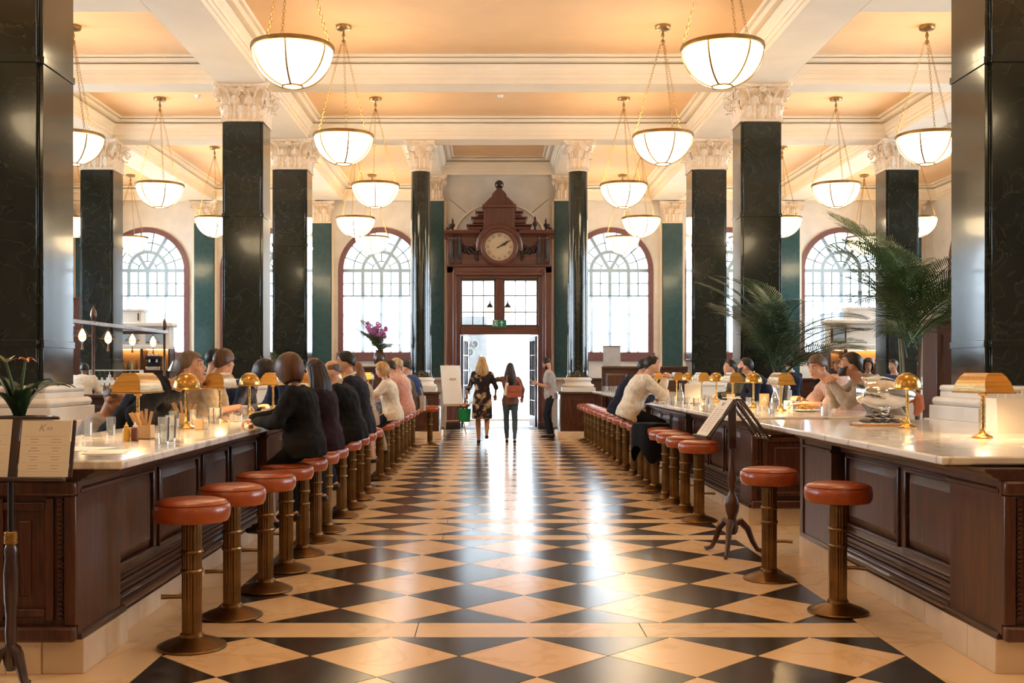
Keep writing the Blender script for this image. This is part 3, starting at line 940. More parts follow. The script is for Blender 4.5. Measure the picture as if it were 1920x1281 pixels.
def P(x, y, lab, rz=0.0):
    global first
    lab = 'opal bowl pendant, ' + lab
    if first:
        pend.location = (x, y, ZR); pend['label'] = lab; pend.rotation_euler[2] = rz; first = False
    else:
        copy_tree(pend, None, (x, y, ZR), rz, lab)
N_ = 2.52
P(XC-N_-.02, 12.75, 'largest one, left of the aisle')
P(XC+N_, 12.75, 'largest one, right of the aisle', .5)
P(XC-N_-.06, 17.5, 'second from the front on the left side of the aisle', .3)
P(XC+N_+.06, 17.5, 'second from the front on the right side of the aisle', .25)
P(XC-N_-.03, 22.1, 'third from the front on the left of the aisle', .1)
P(XC+N_, 22.1, 'third from the front on the right of the aisle', .15)
P(XC-6.95, 22.1, 'left aisle, hanging between the two pairs of left columns', .52)
P(XC+6.85, 22.1, 'right aisle, hanging between the palms', .5)
P(XC-6.95, 17.5, 'half hidden by the big left column', .8)
P(XC+6.85, 17.5, 'beside the big right column at upper right', .45)
for k, (dx, lab) in enumerate(((-3.55, 'before the first left window, lower and nearer of the two'), (3.55, 'before the first right window, nearer of the two'), (-7.05, 'just left of the tall left column'), (7.05, 'just right of the tall right column'), (10.4, 'far right, beside the big right column and lower'), (-10.5, 'far left behind the big left column'))):
    P(XC+dx, 26.9, lab, .2*k)
for k, (dx, lab) in enumerate(((-3.55, 'before the first left window, farther of the two'), (3.55, 'before the first right window, farther of the two'), (-7.05, 'last row, hidden behind the left columns'), (7.05, 'last row, behind the right columns'), (-10.4, 'last row, at the outermost left window'), (10.4, 'last row, at the outermost right window'))):
    P(XC+dx, 30.7, lab, .3*k)
# the rows the hall has over and behind the camera
for y in (7.9, 3.2, -1.6):
    for dx in (-N_, N_, -6.9, 6.9): P(XC+dx, y, 'out of the picture, over %s' % ('the near bar ends' if y > 5 else 'the viewer' if y > 0 else 'the floor behind the viewer'))
# ============================================================ BARS
CT = 1.035                      # counter height
ORD = ['first','second','third','fourth','fifth','sixth','seventh','eighth','ninth','tenth','eleventh','twelfth','thirteenth','fourteenth','fifteenth','sixteenth','seventeenth','eighteenth','nineteenth','twentieth','twenty-first','twenty-second']
def at(px, py, z):
    """point of height z that the photograph shows at pixel (px, py) - how positions were measured"""
    Y = (1.45 - z) * F / (py - 698.0)
    return ((px - 918.0) * Y / F, Y)
def raised(mb, x0, x1, z0, z1, y0, y1, bev):
    """raised and fielded panel: field at y1, edge at y0 (front is -y)"""
    vs = [(x0,y0,z0),(x1,y0,z0),(x1,y0,z1),(x0,y0,z1),(x0+bev,y1,z0+bev),(x1-bev,y1,z0+bev),(x1-bev,y1,z1-bev),(x0+bev,y1,z1-bev),
          (x0,y0+.02,z0),(x1,y0+.02,z0),(x1,y0+.02,z1),(x0,y0+.02,z1)]
    mb.add(vs, [(4,5,6,7),(0,1,5,4),(1,2,6,5),(2,3,7,6),(3,0,4,7),(8,9,1,0),(9,10,2,1),(10,11,3,2),(11,8,0,3),(11,10,9,8)])
def run(mb, x0, x1, prof):
    """moulding: profile [(out, z)] run along x, front is -y"""
    vs = [(x0, -o, z) for o, z in prof] + [(x1, -o, z) for o, z in prof]
    n = len(prof)
    mb.add(vs, [(i, n+i, n+i+1, i+1) for i in range(n-1)] + [tuple(range(n)), tuple(range(2*n-1, n-1, -1))])
def half_round(o, z0, z1, d, n=6):
    return [(o + d*sin(pi*i/n), z0 + (z1-z0)*(1 - cos(pi*i/n))/2) for i in range(n+1)]
def bar_unit(label, side, xf, y0, y1, depth, segs, ends=(True, False)):
    """local frame: x runs along the bar away from the viewer (left bar) ; front faces -y local."""
    t = thing('bar_counter', label, 'bar counter', (xf, y0, 0), 0)
    L = y1 - y0
    # left bar front faces +x world, right bar front faces -x world
    if side < 0: R = Matrix.Rotation(pi/2, 4, 'Z'); flip = 1
    else: R = Matrix(((0,1,0,0),(1,0,0,0),(0,0,1,0),(0,0,0,1))); flip = -1
    def put(name, mb, mat, bevel=0, sharp=30):
        mb.v = [(R @ Vector(p))[:] for p in mb.v]
        if flip < 0: mb.f = [f[::-1] for f in mb.f]
        return mb.build(name, mat, t, bevel=bevel, sharp=sharp)
    wl, wv = M['mahogany_h'], M['mahogany']
    put('carcass', MB().box(.03, L-.03, .17, depth, .16, .985), wv)
    x = 0.0
    rec = .12
    for kind, w in segs:
        if x + w > L + .001: w = L - x
        if w < .15: break
        x1 = x + w
        if kind == 'pier':
            n = max(1, round(w/.36))
            for i in range(n): put('plinth_stone', MB().box(x + i*w/n + .001, x + (i+1)*w/n - .001, 0, .20, 0, .165), M['plinthstone'], .004, 0)
            put('pier', MB().box(x+.03, x1-.03, .03, .22, .19, .93), wv, .003)
            b = MB(); run(b, x, x1, [(-.2,.165),(-.008,.165),(-.008,.185),(-.016,.195),(-.03,.20),(-.2,.20)]); put('pier_base', b, wl)
            b = MB(); run(b, x+.01, x1-.01, [(-.2,.86),(-.03,.86),(-.016,.87),(-.016,.885),(-.03,.895),(-.2,.895)]); put('pier_band', b, wl)
        else:
            n = max(1, round(w/.52))
            for i in range(n): put('plinth_stone', MB().box(x + i*w/n + .001, x + (i+1)*w/n - .001, rec-.04, .22, 0, .145), M['plinthstone'], .004, 0)
            b = MB(); run(b, x, x1, [(-.25,.145),(-rec+.075,.145)] + half_round(-rec+.06,.155,.215,.03) + [(-rec+.055,.225),(-rec+.055,.235)] + half_round(-rec+.035,.24,.27,.016)
                                     + [(-rec+.03,.275),(-rec+.03,.29)] + half_round(-rec+.012,.295,.32,.014) + [(-rec+.004,.33),(-.25,.33)]); put('base_moulding', b, wl)
            put('top_rail', MB().box(x, x1, rec, rec+.06, .855, .95), wl, .002)
            put('bottom_rail', MB().box(x, x1, rec, rec+.06, .325, .37), wl, .002)
            put('stile', MB().box(x, x+.05, rec, rec+.06, .37, .855), wv, .002)
            put('stile', MB().box(x1-.05, x1, rec, rec+.06, .37, .855), wv, .002)
            fr = MB()
            for a, b_, c, d in ((x+.05, x1-.05, .84, .86), (x+.05, x1-.05, .365, .385), (x+.05, x+.07, .365, .86), (x1-.07, x1-.05, .365, .86)):
                fr.box(a, b_, rec-.018, rec+.02, c, d)
            put('panel_bolection', fr, wl, .006)
            b = MB(); raised(b, x+.072, x1-.072, .388, .838, rec+.012, rec-.012, .055); put('raised_panel', b, wv, 0, 20)
            b = MB(); run(b, x, x1, [(-.25,.87),(-rec+.012,.87),(-rec+.03,.885),(-rec+.03,.905),(-rec+.05,.92),(-.25,.92)]); put('frieze_moulding', b, wl)
        x = x1
    b = MB(); run(b, -.02, L+.02, [(-.3,.928),(-.01,.928),(.0,.94),(.02,.945),(.03,.96),(.055,.968),(.062,.985),(-.3,.985)]); put('cornice', b, wl)
    # near end face
    def end(xe, sgn):
        e = MB(); e.box(*(sorted((xe - sgn*.03, xe + sgn*.02))), .02, depth, .19, .93); put('end_board', e, wv)
        def strip(a, b_, c, d, o, nm='end_frame', bev=.006):
            put(nm, MB().box(*(sorted((xe + sgn*.015, xe + sgn*(.02+o)))), a, b_, c, d), wv, bev)
        strip(.02, depth, .165, .24, .05, 'end_base', .014)
        strip(.02, depth, .86, .93, .04, 'end_cap', .012)
        strip(.02, .075, .24, .86, .03, 'end_stile'); strip(depth-.07, depth, .24, .86, .03, 'end_stile')
        strip(.13, .17, .26, .85, .022, 'end_stile'); strip(depth-.17, depth-.13, .26, .85, .022, 'end_stile')
        strip(.17, depth-.17, .79, .83, .022, 'end_rail'); strip(.17, depth-.17, .28, .32, .022, 'end_rail')
        bd = MB()
        for i in range(26):
            z = .27 + i*.0225
            for yy in (.10, depth-.10): bd.box(*(sorted((xe + sgn*.018, xe + sgn*.036))), yy-.012, yy+.012, z, z+.014)
        put('bead_trim', bd, wv, 0, 0)
        strip(.24, depth-.24, .38, .74, .012, 'end_panel', .012)
        n = max(2, round(depth/.5))
        for i in range(n): put('plinth_stone', MB().box(*(sorted((xe - sgn*.12, xe + sgn*.012))), .202 + i*(depth-.2)/n, .2 + (i+1)*(depth-.2)/n, 0, .165), M['plinthstone'], .004, 0)
    if ends[0]: end(0, -1)
    if ends[1]: end(L, 1)
    return t
PN, PW, PR = ('panel', .85), ('panel', 1.03), ('pier', .64)
bar_unit('long panelled mahogany bar with stone plinth along the left of the aisle', -1, -1.95, 5.2, 23.0, .54, [PR] + [PN, PW, PN, PW, PR]*5, (True, True))
bar_unit('short panelled mahogany bar nearest on the right, behind two stools', 1, 2.43, 5.2, 8.5, 1.20, [('pier', .62), PN, ('panel', 1.10), ('pier', .73)], (True, True))
bar_unit('long panelled mahogany bar on the right, behind the tent-shaped menu stand', 1, 2.45, 10.25, 23.2, 1.14, [('pier', .50)] + [PW, PN, PW, ('pier', .6)]*4, (True, True))
def worktop(label, x0, x1, y0, y1):
    t = thing('worktop', label, 'worktop', ((x0+x1)/2, (y0+y1)/2, CT - .042))
    hx, hy = (x1-x0)/2, (y1-y0)/2
    MB().box(-hx, hx, -hy, hy, 0, .042).build('marble_top', M['marble'], t, bevel=.010)
    MB().box(-hx+.03, hx-.03, -hy+.03, hy-.03, -.007, 0).build('under_bead', M['mahogany_h'], t)
worktop('white veined marble top of the long left bar', -2.72, -1.72, 5.08, 23.2)
worktop('pale marble top of the near right bar, with two brass lamps', 2.22, 3.94, 5.32, 9.45)
worktop('pale marble top of the long right bar, crowded with lamps and glasses', 2.22, 3.94, 10.08, 23.45)

# ============================================================ STOOLS
def make_stool():
    t = thing('bar_stool', 's', 'bar stool')
    MB().lathe([(.13,.665),(.185,.668),(.197,.69),(.201,.725),(.195,.752),(.178,.772),(.14,.783),(.07,.786),(.001,.786)], 40).build('seat', M['leather'], t)
    MB().tube([(.1905*cos(a), .1905*sin(a), .760) for a in [2*pi*i/40 for i in range(40)]], .0035, 5, True).build('piping', M['piping'], t)
    n = 48
    def fl(u, v):
        a = 2*pi*u
        r = .046 + .0060*abs(cos(a*9))**.6*(0 if v < .02 or v > .98 else 1)
        return (r*cos(a), r*sin(a), .055 + v*.60)
    m = MB(); m.grid(lambda u, v: fl(u, (0, .02, .03, .97, .98, 1)[round(v*5)]), 96, 5, cu=True); m.build('fluted_post', M['stoolmetal'], t, sharp=60)
    for z in (.505, .405):
        MB().lathe([(.050,z-.012),(.058,z-.009),(.061,z),(.058,z+.009),(.050,z+.012)], 28, caps=False).build('collar', M['stoolmetal'], t)
    MB().lathe([(.178,0),(.182,.006),(.178,.014),(.14,.032),(.09,.05),(.064,.060),(.060,.075),(.050,.082)], 40).build('foot', M['stoolmetal'], t)
    MB().lathe([(.05,.650),(.09,.656),(.12,.668)], 24).build('seat_plate', M['stoolmetal'], t)
    MB().tube([(.05,0,.27),(.10,0,.272),(.155,-.012,.272)], [.011,.011,.013], 8).build('footrest', M['stoolmetal'], t)
    return t
stool0 = make_stool(); used = [False]
def stool(x, y, rz, label, group):
    if not used[0]:
        stool0.location = (x, y, 0); stool0.rotation_euler[2] = rz; stool0['label'] = label; stool0['group'] = group; used[0] = True
        return stool0
    return copy_tree(stool0, None, (x, y, 0), rz, label, group)
LS = [5.71, 6.43, 7.2, 7.93, 8.62, 9.28, 9.9, 10.9, 11.65, 12.4, 13.1, 14.7, 15.6, 16.4, 17.4, 18.2, 19.0, 19.8, 20.9]
for i, y in enumerate(LS):
    x = -1.57 + min(i, 2)*.04
    stool(x, y, pi + .35, 'russet leather bar stool, %s from the near end of the left row' % ORD[i], 'stools along the left bar')
stool(-1.19, 21.6, pi, 'russet leather bar stool alone at the far left bar end by the easel', 'stools along the left bar')
RS = [6.54, 7.57]
for i, y in enumerate(RS):
    stool(2.105 - .15*i, y, -.25, 'russet leather bar stool, %s of the two before the near right bar' % ('nearer' if i == 0 else 'farther'), 'stools at the near right bar')
RS2 = [10.55, 11.3, 11.95, 12.5, 13.35, 13.95, 14.55, 15.3, 16.2, 17.0, 17.75, 18.5, 19.25, 20.0, 20.7, 21.4, 22.1, 22.8]
for i, y in enumerate(RS2):
    stool(2.04, y, -.2, 'russet leather bar stool, %s from the near end of the long right row' % ORD[i], 'stools along the long right bar')

# ============================================================ BAR LAMPS
def lamp_stem(t, h):
    MB().lathe([(.0,0),(.062,0),(.064,.006),(.058,.012),(.036,.02),(.022,.034),(.014,.055),(.011,.08),(.0105,h)], 24).build('stem', M['brass'], t)
def bulb(t, z):
    ld = bpy.data.lights.new('bulb', 'POINT'); ld.energy = DESK_W; ld.color = (1, .66, .32); ld.shadow_soft_size = .03
    o = bpy.data.objects.new('bulb', ld); COL.objects.link(o); o.parent = t; o.location = (0, 0, z)
def make_dome_lamp():
    t = thing('bar_lamp', 'd', 'lamp', group='brass bar lamps')
    lamp_stem(t, .33)
    R, z0 = .098, .292
    pr = [(R + .012, z0-.004), (R + .004, z0+.004)] + [(R*cos(a), z0 + .008 + .112*sin(a)) for a in [pi/2*k/9 for k in range(9)]] + [(.012, z0+.120),(.001, z0+.121)]
    pi_ = [(r*.965, z-.003) for r, z in pr[::-1]][1:]
    MB().lathe(pr, 32, caps=False).build('shade', M['brass'], t)
    MB().lathe(pi_, 32, caps=False).build('shade_lining', M['ceramic'], t)
    MB().lathe([(.0105,.30),(.03,.305),(.045,.312)], 16, caps=False).build('shade_holder', M['brass'], t)
    bulb(t, .315)
    return t
def make_bank_lamp():
    t = thing('bar_lamp', 'b', 'lamp', group='brass bar lamps')
    lamp_stem(t, .30)
    z0, L = .288, .24
    out = [(-.088,0),(-.086,.03),(-.078,.068),(-.062,.100),(-.040,.122),(.040,.122),(.062,.100),(.078,.068),(.086,.03),(.088,0)]
    inn = [(x*.955, max(0, z-.004)) for x, z in out]
    m = MB(); n = len(out)
    vs = [(x, -L*(1 - .28*z/.122), z0+z) for x, z in out] + [(x, L*(1 - .28*z/.122), z0+z) for x, z in out]
    m.add(vs, [(i, i+1, n+i+1, n+i) for i in range(n-1)] + [tuple(range(n-1, -1, -1)), tuple(range(n, 2*n))])
    m.build('shade', M['brass'], t, sharp=40)
    m = MB(); vs = [(x, -L*.975*(1 - .28*z/.122), z0+z) for x, z in inn] + [(x, L*.975*(1 - .28*z/.122), z0+z) for x, z in inn]
    m.add(vs, [(n+i, n+i+1, i+1, i) for i in range(n-1)] + [tuple(range(n)), tuple(range(2*n-1, n-1, -1))]).build('shade_lining', M['ceramic'], t)
    m = MB()
    for s in (-1, 1): m.tube([(s*.09, -L, z0), (s*.09, L, z0)], .006, 6); m.tube([(-.09, s*L, z0), (.09, s*L, z0)], .006, 6)
    m.build('rim', M['brass'], t)
    MB().tube([(-.085,0,z0),(.085,0,z0)], .008, 8).build('crossbar', M['brass'], t)
    MB().lathe([(.0105,.262),(.026,.268),(.026,.282),(.012,.288)], 16, caps=False).build('holder', M['brass'], t)
    bulb(t, .325)
    return t
LAMPS = {'d': None, 'b': None}
def lamp(kind, x, y, lab):
    lab = 'brass bar lamp with %s shade, %s' % ('domed' if kind == 'd' else 'long trough', lab)
    if LAMPS[kind] is None:
        LAMPS[kind] = o = make_dome_lamp() if kind == 'd' else make_bank_lamp()
        o.location = (x, y, CT); o['label'] = lab
    else: copy_tree(LAMPS[kind], None, (x, y, CT), 0, lab)
ll = [6.9, 8.0, 9.0, 10.1, 11.2, 12.3, 13.4, 14.5, 15.6, 16.7, 17.8, 18.9, 20.0]
for i, y in enumerate(ll): lamp('bd'[i % 2], -2.24, y, '%s along the left bar' % ORD[i])
lamp('b', 3.11, 6.83, 'nearest on the right, before the paper bag')
lamp('d', 3.11, 8.06, 'beside the silver vessel on the near right bar')
rl = [11.6, 12.8, 13.9, 14.9, 15.95, 17.0, 18.05, 19.1, 20.2, 21.3]
for i, y in enumerate(rl): lamp('bd'[i % 2], 3.12, y, '%s along the far right bar' % ORD[i])

# ============================================================ THINGS ON THE COUNTERS
def glass_thing(px, py, label, h=.12, r=.034, water=.6, z=CT, group='glasses on the bars', base=None):
    x, y = base or at(px, py, z)
    t = thing('tumbler', label, 'glass', (x, y, z), group=group)
    MB().lathe([(.001,.006),(r*.86,.006),(r*.98,h),(r,h),(r*.9,.0),(.001,.0)], 20, caps=False).build('glass', M['tumbler'], t)
    if water: MB().lathe([(.001,.008),(r*.84,.008),(r*(.85+.11*water),h*water),(.001,h*water)], 18, caps=False).build('water', M['water'], t)
    return t
glass_thing(307, 832, 'tall water glass nearest the edge of the left bar', .155, .033)
glass_thing(320, 827, 'tall water glass just behind the nearest one on the left bar', .155, .033)
glass_thing(326, 800, 'tumbler standing left of the dome lamp on the left bar', .12, .042, 0)
glass_thing(362, 797, 'tumbler at the foot of the dome lamp on the left bar', .12, .042, 0)
glass_thing(398, 793, 'left tumbler by the second trough lamp on the left bar', .125, .034, .4)
glass_thing(407, 794, 'right tumbler by the second trough lamp on the left bar', .125, .034, .4)
glass_thing(459, 786, 'stemless glass before the woman in black on the left bar', .12, .038, .3)
glass_thing(158, 818, 'left glass by the base of the big left column', .10, .035, 0, base=(-2.62, 7.05))
glass_thing(168, 816, 'right glass by the base of the big left column', .12, .03, .2, base=(-2.50, 7.15))
def squeeze(px, py, mat, label):
    x, y = at(px, py, CT)
    t = thing('sauce_bottle', label, 'bottle', (x, y, CT))
    MB().lathe([(.02,0),(.0225,.004),(.0225,.068),(.018,.078),(.012,.082)], 20).build('body', M[mat], t)
    MB().lathe([(.013,.082),(.013,.094),(.006,.098),(.004,.112)], 14).build('cap', M['mustard' if mat == 'mustard' else 'ceramic'], t)
squeeze(237, 827, 'mustard', 'small mustard bottle on the left bar')
squeeze(253, 827, 'ketchup', 'small brown sauce bottle beside the mustard on the left bar')
def stick_box(px, py, label, n=9, seed=1):
    x, y = at(px, py, CT)
    t = thing('cutlery_box', label, 'box', (x, y, CT))
    m = MB()
    for a, b, c, d in ((-.043,.043,-.043,-.039),(-.043,.043,.039,.043),(-.043,-.039,-.039,.039),(.039,.043,-.039,.039)): m.box(a, b, c, d, 0, .085)
    m.box(-.043,.043,-.043,.043,0,.004).build('card_box', M['kraft'], t)
    rr = random.Random(seed)
    for k in range(n):
        a, b = rr.uniform(-.03,.03), rr.uniform(-.03,.03)
        tx, ty = a*3.2 + rr.uniform(-.02,.02), b*1.5
        s = MB(); s.M = Matrix.Translation((a*.6, b*.6, .006)) @ Vector((0,0,1)).rotation_difference(Vector((tx, ty, .16)).normalized()).to_matrix().to_4x4()
        s.box(-.009,.009,-.0015,.0015,0,.165 + rr.uniform(0,.02)); s.build('wooden_stick', M['pine'], t)
stick_box(273, 823, 'kraft card box of wooden cutlery on the left bar')
stick_box(346, 795.5, 'farther kraft box of wooden sticks by the dome lamp', 6, 4)
def small_box(px, py, label, s=.06, h=.06, mat='kraft'):
    x, y = at(px, py, CT)
    t = thing('card_box', label, 'box', (x, y, CT), .2)
    MB().cbox((0,0,h/2), (s,s,h)).build('carton', M[mat], t, bevel=.003)
    MB().cbox((0,0,h), (s*.98,s*.5,.004)).build('flap', M[mat], t)
small_box(373, 806, 'small kraft card box right of the dome lamp on the left bar', .062, .075)
def candle(px, py, label, h=.06):
    x, y = at(px, py, CT)
    t = thing('candle_jar', label, 'candle', (x, y, CT), group='candle jars on the bars')
    MB().lathe([(.025,0),(.03,.004),(.03,h),(.024,h),(.024,h*.7),(.001,h*.7)], 18).build('jar', M['ceramic'], t)
    MB().lathe([(.002,h*.7),(.002,h*.85)], 6).build('wick', M['black'], t)
candle(437, 791, 'left cream jar by the second dome lamp on the left bar')
candle(446, 791, 'right cream jar by the second dome lamp on the left bar', .05)
def sheet(pts, z, label, mat='whitepaper', th=.0015, lines=0):
    cx = sum(p[0] for p in pts)/len(pts); cy = sum(p[1] for p in pts)/len(pts)
    t = thing('paper_sheet', label, 'paper', (cx, cy, z))
    MB().prism([(p[0]-cx, p[1]-cy) for p in pts], 0, th).build('sheet', M[mat], t, sharp=0)
    return t
sheet([(-2.40,5.75),(-2.13,5.67),(-2.05,5.95),(-2.32,6.03)], CT+.0005, 'sheet of menu paper lying near the end of the left bar')
sheet([(-2.06,5.45),(-1.86,5.50),(-1.93,5.80),(-2.12,5.74)], CT+.0005, 'loose menu paper nearest the corner of the left bar')
t = thing('notebook', 'thin buff booklet lying under the left music stand menu', 'booklet', (-2.24, 5.42, CT), -.1)
MB().box(-.10,.10,-.07,.07,0,.016).build('cover', M['kraft'], t, bevel=.002); MB().box(-.096,.102,-.066,.066,.003,.013).build('pages', M['whitepaper'], t)
sheet([(2.84,5.72),(3.20,5.62),(3.34,5.98),(2.98,6.06)], CT+.0005, 'paper placemat lying on the near right bar', 'paper')
# paper bag
bx, by = at(1897, 812, CT)
t = thing('paper_bag', 'cream paper carrier bag standing on the near right bar', 'bag', (bx + .06, by + .15, CT), .12)
def bagf(u, v):
    w, d = .135 + .006*v, .075 - .012*v
    k = [(-w,-d),(w,-d),(w,d),(-w,d)]
    i = int(u*4 + 1e-6) % 4; f = u*4 - int(u*4 + 1e-6)
    a, b = k[i], k[(i+1) % 4]
    return (a[0]+(b[0]-a[0])*f, a[1]+(b[1]-a[1])*f, v*.235)
MB().grid(bagf, 8, 4, cu=True).box(-.135,.135,-.075,.075,0,.003).build('bag', M['paper'], t, sharp=20)
for s in (-1, 1):
    MB().tube([(-.06, s*.045,.225),(-.06, s*.05,.285),(-.05, s*.05,.298),(.05, s*.05,.298),(.06, s*.05,.285),(.06, s*.045,.225)], .007, 6).build('handle', M['paper'], t)
# silver vessel over the shellfish board
sx, sy = 3.24, 8.75
t = thing('serving_board', 'wooden serving board carrying mussels on the near right bar', 'board', (sx - .17, sy - .35, CT), .05)
MB().box(-.24,.20,-.10,.12,0,.018).build('board', M['boardwood'], t, bevel=.006)
MB().box(-.22,.18,-.085,.105,.018,.021).build('liner', M['whitepaper'], t)
rr = random.Random(5)
def mussel_mesh():
    m = MB()
    for s in (-1, 1):
        def f(u, v, s=s):
            a = u*pi; b = v
            w = sin(a)**.8*.021
            return (-.042 + .084*u, (b*2-1)*w, s*(.010*sin(a)*(1-(b*2-1)**2)) + .006*s*u)
        m.grid(f, 8, 5)
    return m.mesh('shell', 60)
mm = mussel_mesh()
spots = [(-.15+.074*(k % 4), -.05+.060*(k // 4), 0) for k in range(12)] + [(-.112+.074*(k % 3), -.02+.060*(k // 3), .036) for k in range(6)] + [(-.075+.074*k, .01, .072) for k in range(2)]
for k, (px_, py_, pz_) in enumerate(spots):
    o = link('mussel', mm, M['mussel'], None, (sx-.17+px_, sy-.35+py_, CT+.021+.017+pz_))
    o.scale = (.84, 1.25, 1.15)
    o.rotation_euler = (rr.uniform(-.12,.12), rr.uniform(-.12,.12), rr.uniform(-.25, .25))
    tag(o, 'black mussel shell in the heap on the wooden serving board', 'mussel', 'mussels on the board')
for k in range(4):
    o = MB().ellipsoid((0,0,0), (.021,.020,.016), 10, 6).build('lemon_wedge', M['lemon'], None, (sx-.035+.003*k, sy-.42+.044*k, CT+.0375), 0)
    tag(o, 'golden wedge lying on the right of the mussel board', 'food', 'golden wedges on the board')
t = thing('silver_vessel', 'large hammered silver vessel lying on its side on the right bar', 'vessel', (sx + .0, sy + .12, CT), 0)
m = MB(); m.M = Matrix.Translation((-.19, 0, .265)) @ Matrix.Rotation(radians(97), 4, 'Y')
m.lathe([(.001,.03),(.06,.02),(.085,.0),(.098,-.005),(.10,.005),(.108,.03),(.125,.08),(.135,.14),(.132,.21),(.115,.29),(.085,.36),(.055,.41),(.035,.44),(.001,.45)], 36, caps=False)
m.build('body', M['steel'], t, sharp=50)
m = MB(); m.M = Matrix.Translation((-.19, 0, .265)) @ Matrix.Rotation(radians(97), 4, 'Y')
m.tube([(.102*cos(a), .102*sin(a), 0) for a in [2*pi*i/28 for i in range(28)]], .011, 6, True).build('rim', M['steel'], t)
MB().lathe([(.07,0),(.075,.01),(.03,.03),(.025,.08),(.05,.135)], 20).build('stand', M['steel'], t)
MB().tube([(.22,0,.24),(.27,.0,.20),(.28,0,.12),(.25,0,.06)], [.03,.05,.045,.02], 8).build('copper_spout', M['terracotta'], t)

# long right bar: carafes, tumblers, cards, plates
def carafe(px, py, label, h=.27):
    x, y = at(px, py, CT)
    t = thing('carafe', label, 'carafe', (x, y, CT), group='glass carafes on the right bar')
    MB().lathe([(.001,.004),(.042,.004),(.045,.02),(.044,.11),(.026,.17),(.014,.20),(.016,h),(.018,h),(.0165,.2),(.029,.17),(.047,.11),(.048,.02),(.044,0),(.001,0)], 22, caps=False).build('glass', M['tumbler'], t)
    MB().lathe([(.001,.006),(.041,.006),(.042,.02),(.041,.10),(.001,.10)], 18, caps=False).build('water', M['water'], t)
carafe(1453, 768, 'glass carafe left of the nearest trough lamp on the long right bar')
carafe(1276, 757, 'glass carafe among the tumblers halfway along the long right bar')
def card(px, py, label, w=.10, h=.15, txt='A', mat='kraft', rz=-.2):
    x, y = at(px, py, CT)
    t = thing('menu_card', label, 'card', (x, y, CT), rz)
    MB().box(-w/2,w/2,-.012,.012,0,h).build('card', M[mat], t, bevel=.002)
    if txt:
        me = text_mesh(txt, h*.55); me.transform(Matrix.Translation((0,-.0135,h*.6)) @ Matrix.Rotation(pi/2, 4, 'X'))
        link('letter', me, M['paper'], t)
    MB().box(-w/2-.004,w/2+.004,-.02,.02,0,.012).build('foot', M['boardwood'], t)
card(1433, 766, 'kraft menu card with a letter A by the dome lamp', .11, .17)
card(1370, 762, 'kraft menu card with a letter A, before the two dark-haired men', .10, .15)
card(1298, 757, 'tall cream menu card among the tumblers on the long right bar', .20, .26, '', 'paper')
card(1250, 748, 'small kraft card by the man in the cream shirt', .07, .14, '')
t = card
for k, (px, py) in enumerate(((1253,757),(1262,760),(1288,761),(1305,764),(1312,756),(1326,757),(1333,763),(1383,760),(1404,762),(1447,775))):
    glass_thing(px, py, 'clear tumbler, %s of the row standing along the long right bar' % ORD[k], .11, .036, .4 if k % 2 else 0)
for k in range(6):
    glass_thing(0, 0, 'clear tumbler in the cluster at the far end of the right bar', .12, .036, 0, group='tumblers at the far right bar end', base=(2.42 + .13*(k % 3), 22.5 + .35*(k // 3) + .1*(k % 3)))
glass_thing(1551, 783, 'patterned tumbler alone before the man in the grey shirt', .115, .045, .3, base=(3.20, 10.32))
candle(1424, 771, 'left cream jar before the card with an A', .055)
candle(1438, 771, 'right cream jar before the card with an A', .05)
def plate_thing(px, py, label, r=.13, food=True):
    x, y = at(px, py, CT)
    t = thing('plate', label, 'plate', (x, y, CT))
    MB().lathe([(.001,.004),(r*.6,.004),(r*.95,.018),(r,.02),(r*.98,.015),(r*.6,0),(.001,0)], 28, caps=False).build('plate', M['ceramic'], t)
    if food:
        f = MB(); q = random.Random(3)
        for k in range(46):
            a, rr_ = q.uniform(0, 6.28), r*.62*sqrt(q.random())
            f.M = Matrix.Translation((rr_*cos(a), rr_*sin(a), .030 + q.random()*.045*(1 - rr_/r))) @ Euler((q.uniform(-.4,.4), q.uniform(-.5,.5), q.uniform(0, 6.28))).to_matrix().to_4x4()
            f.cbox((0,0,0), (.07,.010,.010))
        f.M = Matrix.Identity(4)
        fo = f.build('fries', M['food'], None, (x, y, CT), sharp=0)
        tag(fo, 'heap of golden fries on the plate before the two men', 'fries', kind='stuff')
    return t
plate_thing(1512, 772, 'white plate under the fries before the two men on the right', .14)
plate_thing(1238, 752, 'small side plate before the man in the cream shirt', .10, False)
t = thing('number_card', 'tilted white card with a black figure 4 by the fries', 'card', at(1478, 768, CT) + (CT,), -.5)
m = MB().prism([(-.05,0),(.05,0),(.05,.10),(-.05,.10)], -.002, .002, 'y'); m.build('card', M['whitepaper'], t)
me = text_mesh('4', .08); me.transform(Matrix.Translation((0,-.003,.05)) @ Matrix.Rotation(pi/2, 4, 'X')); link('figure', me, M['black'], t)
MB().box(-.05,.05,-.02,.02,0,.006).build('foot', M['whitepaper'], t)
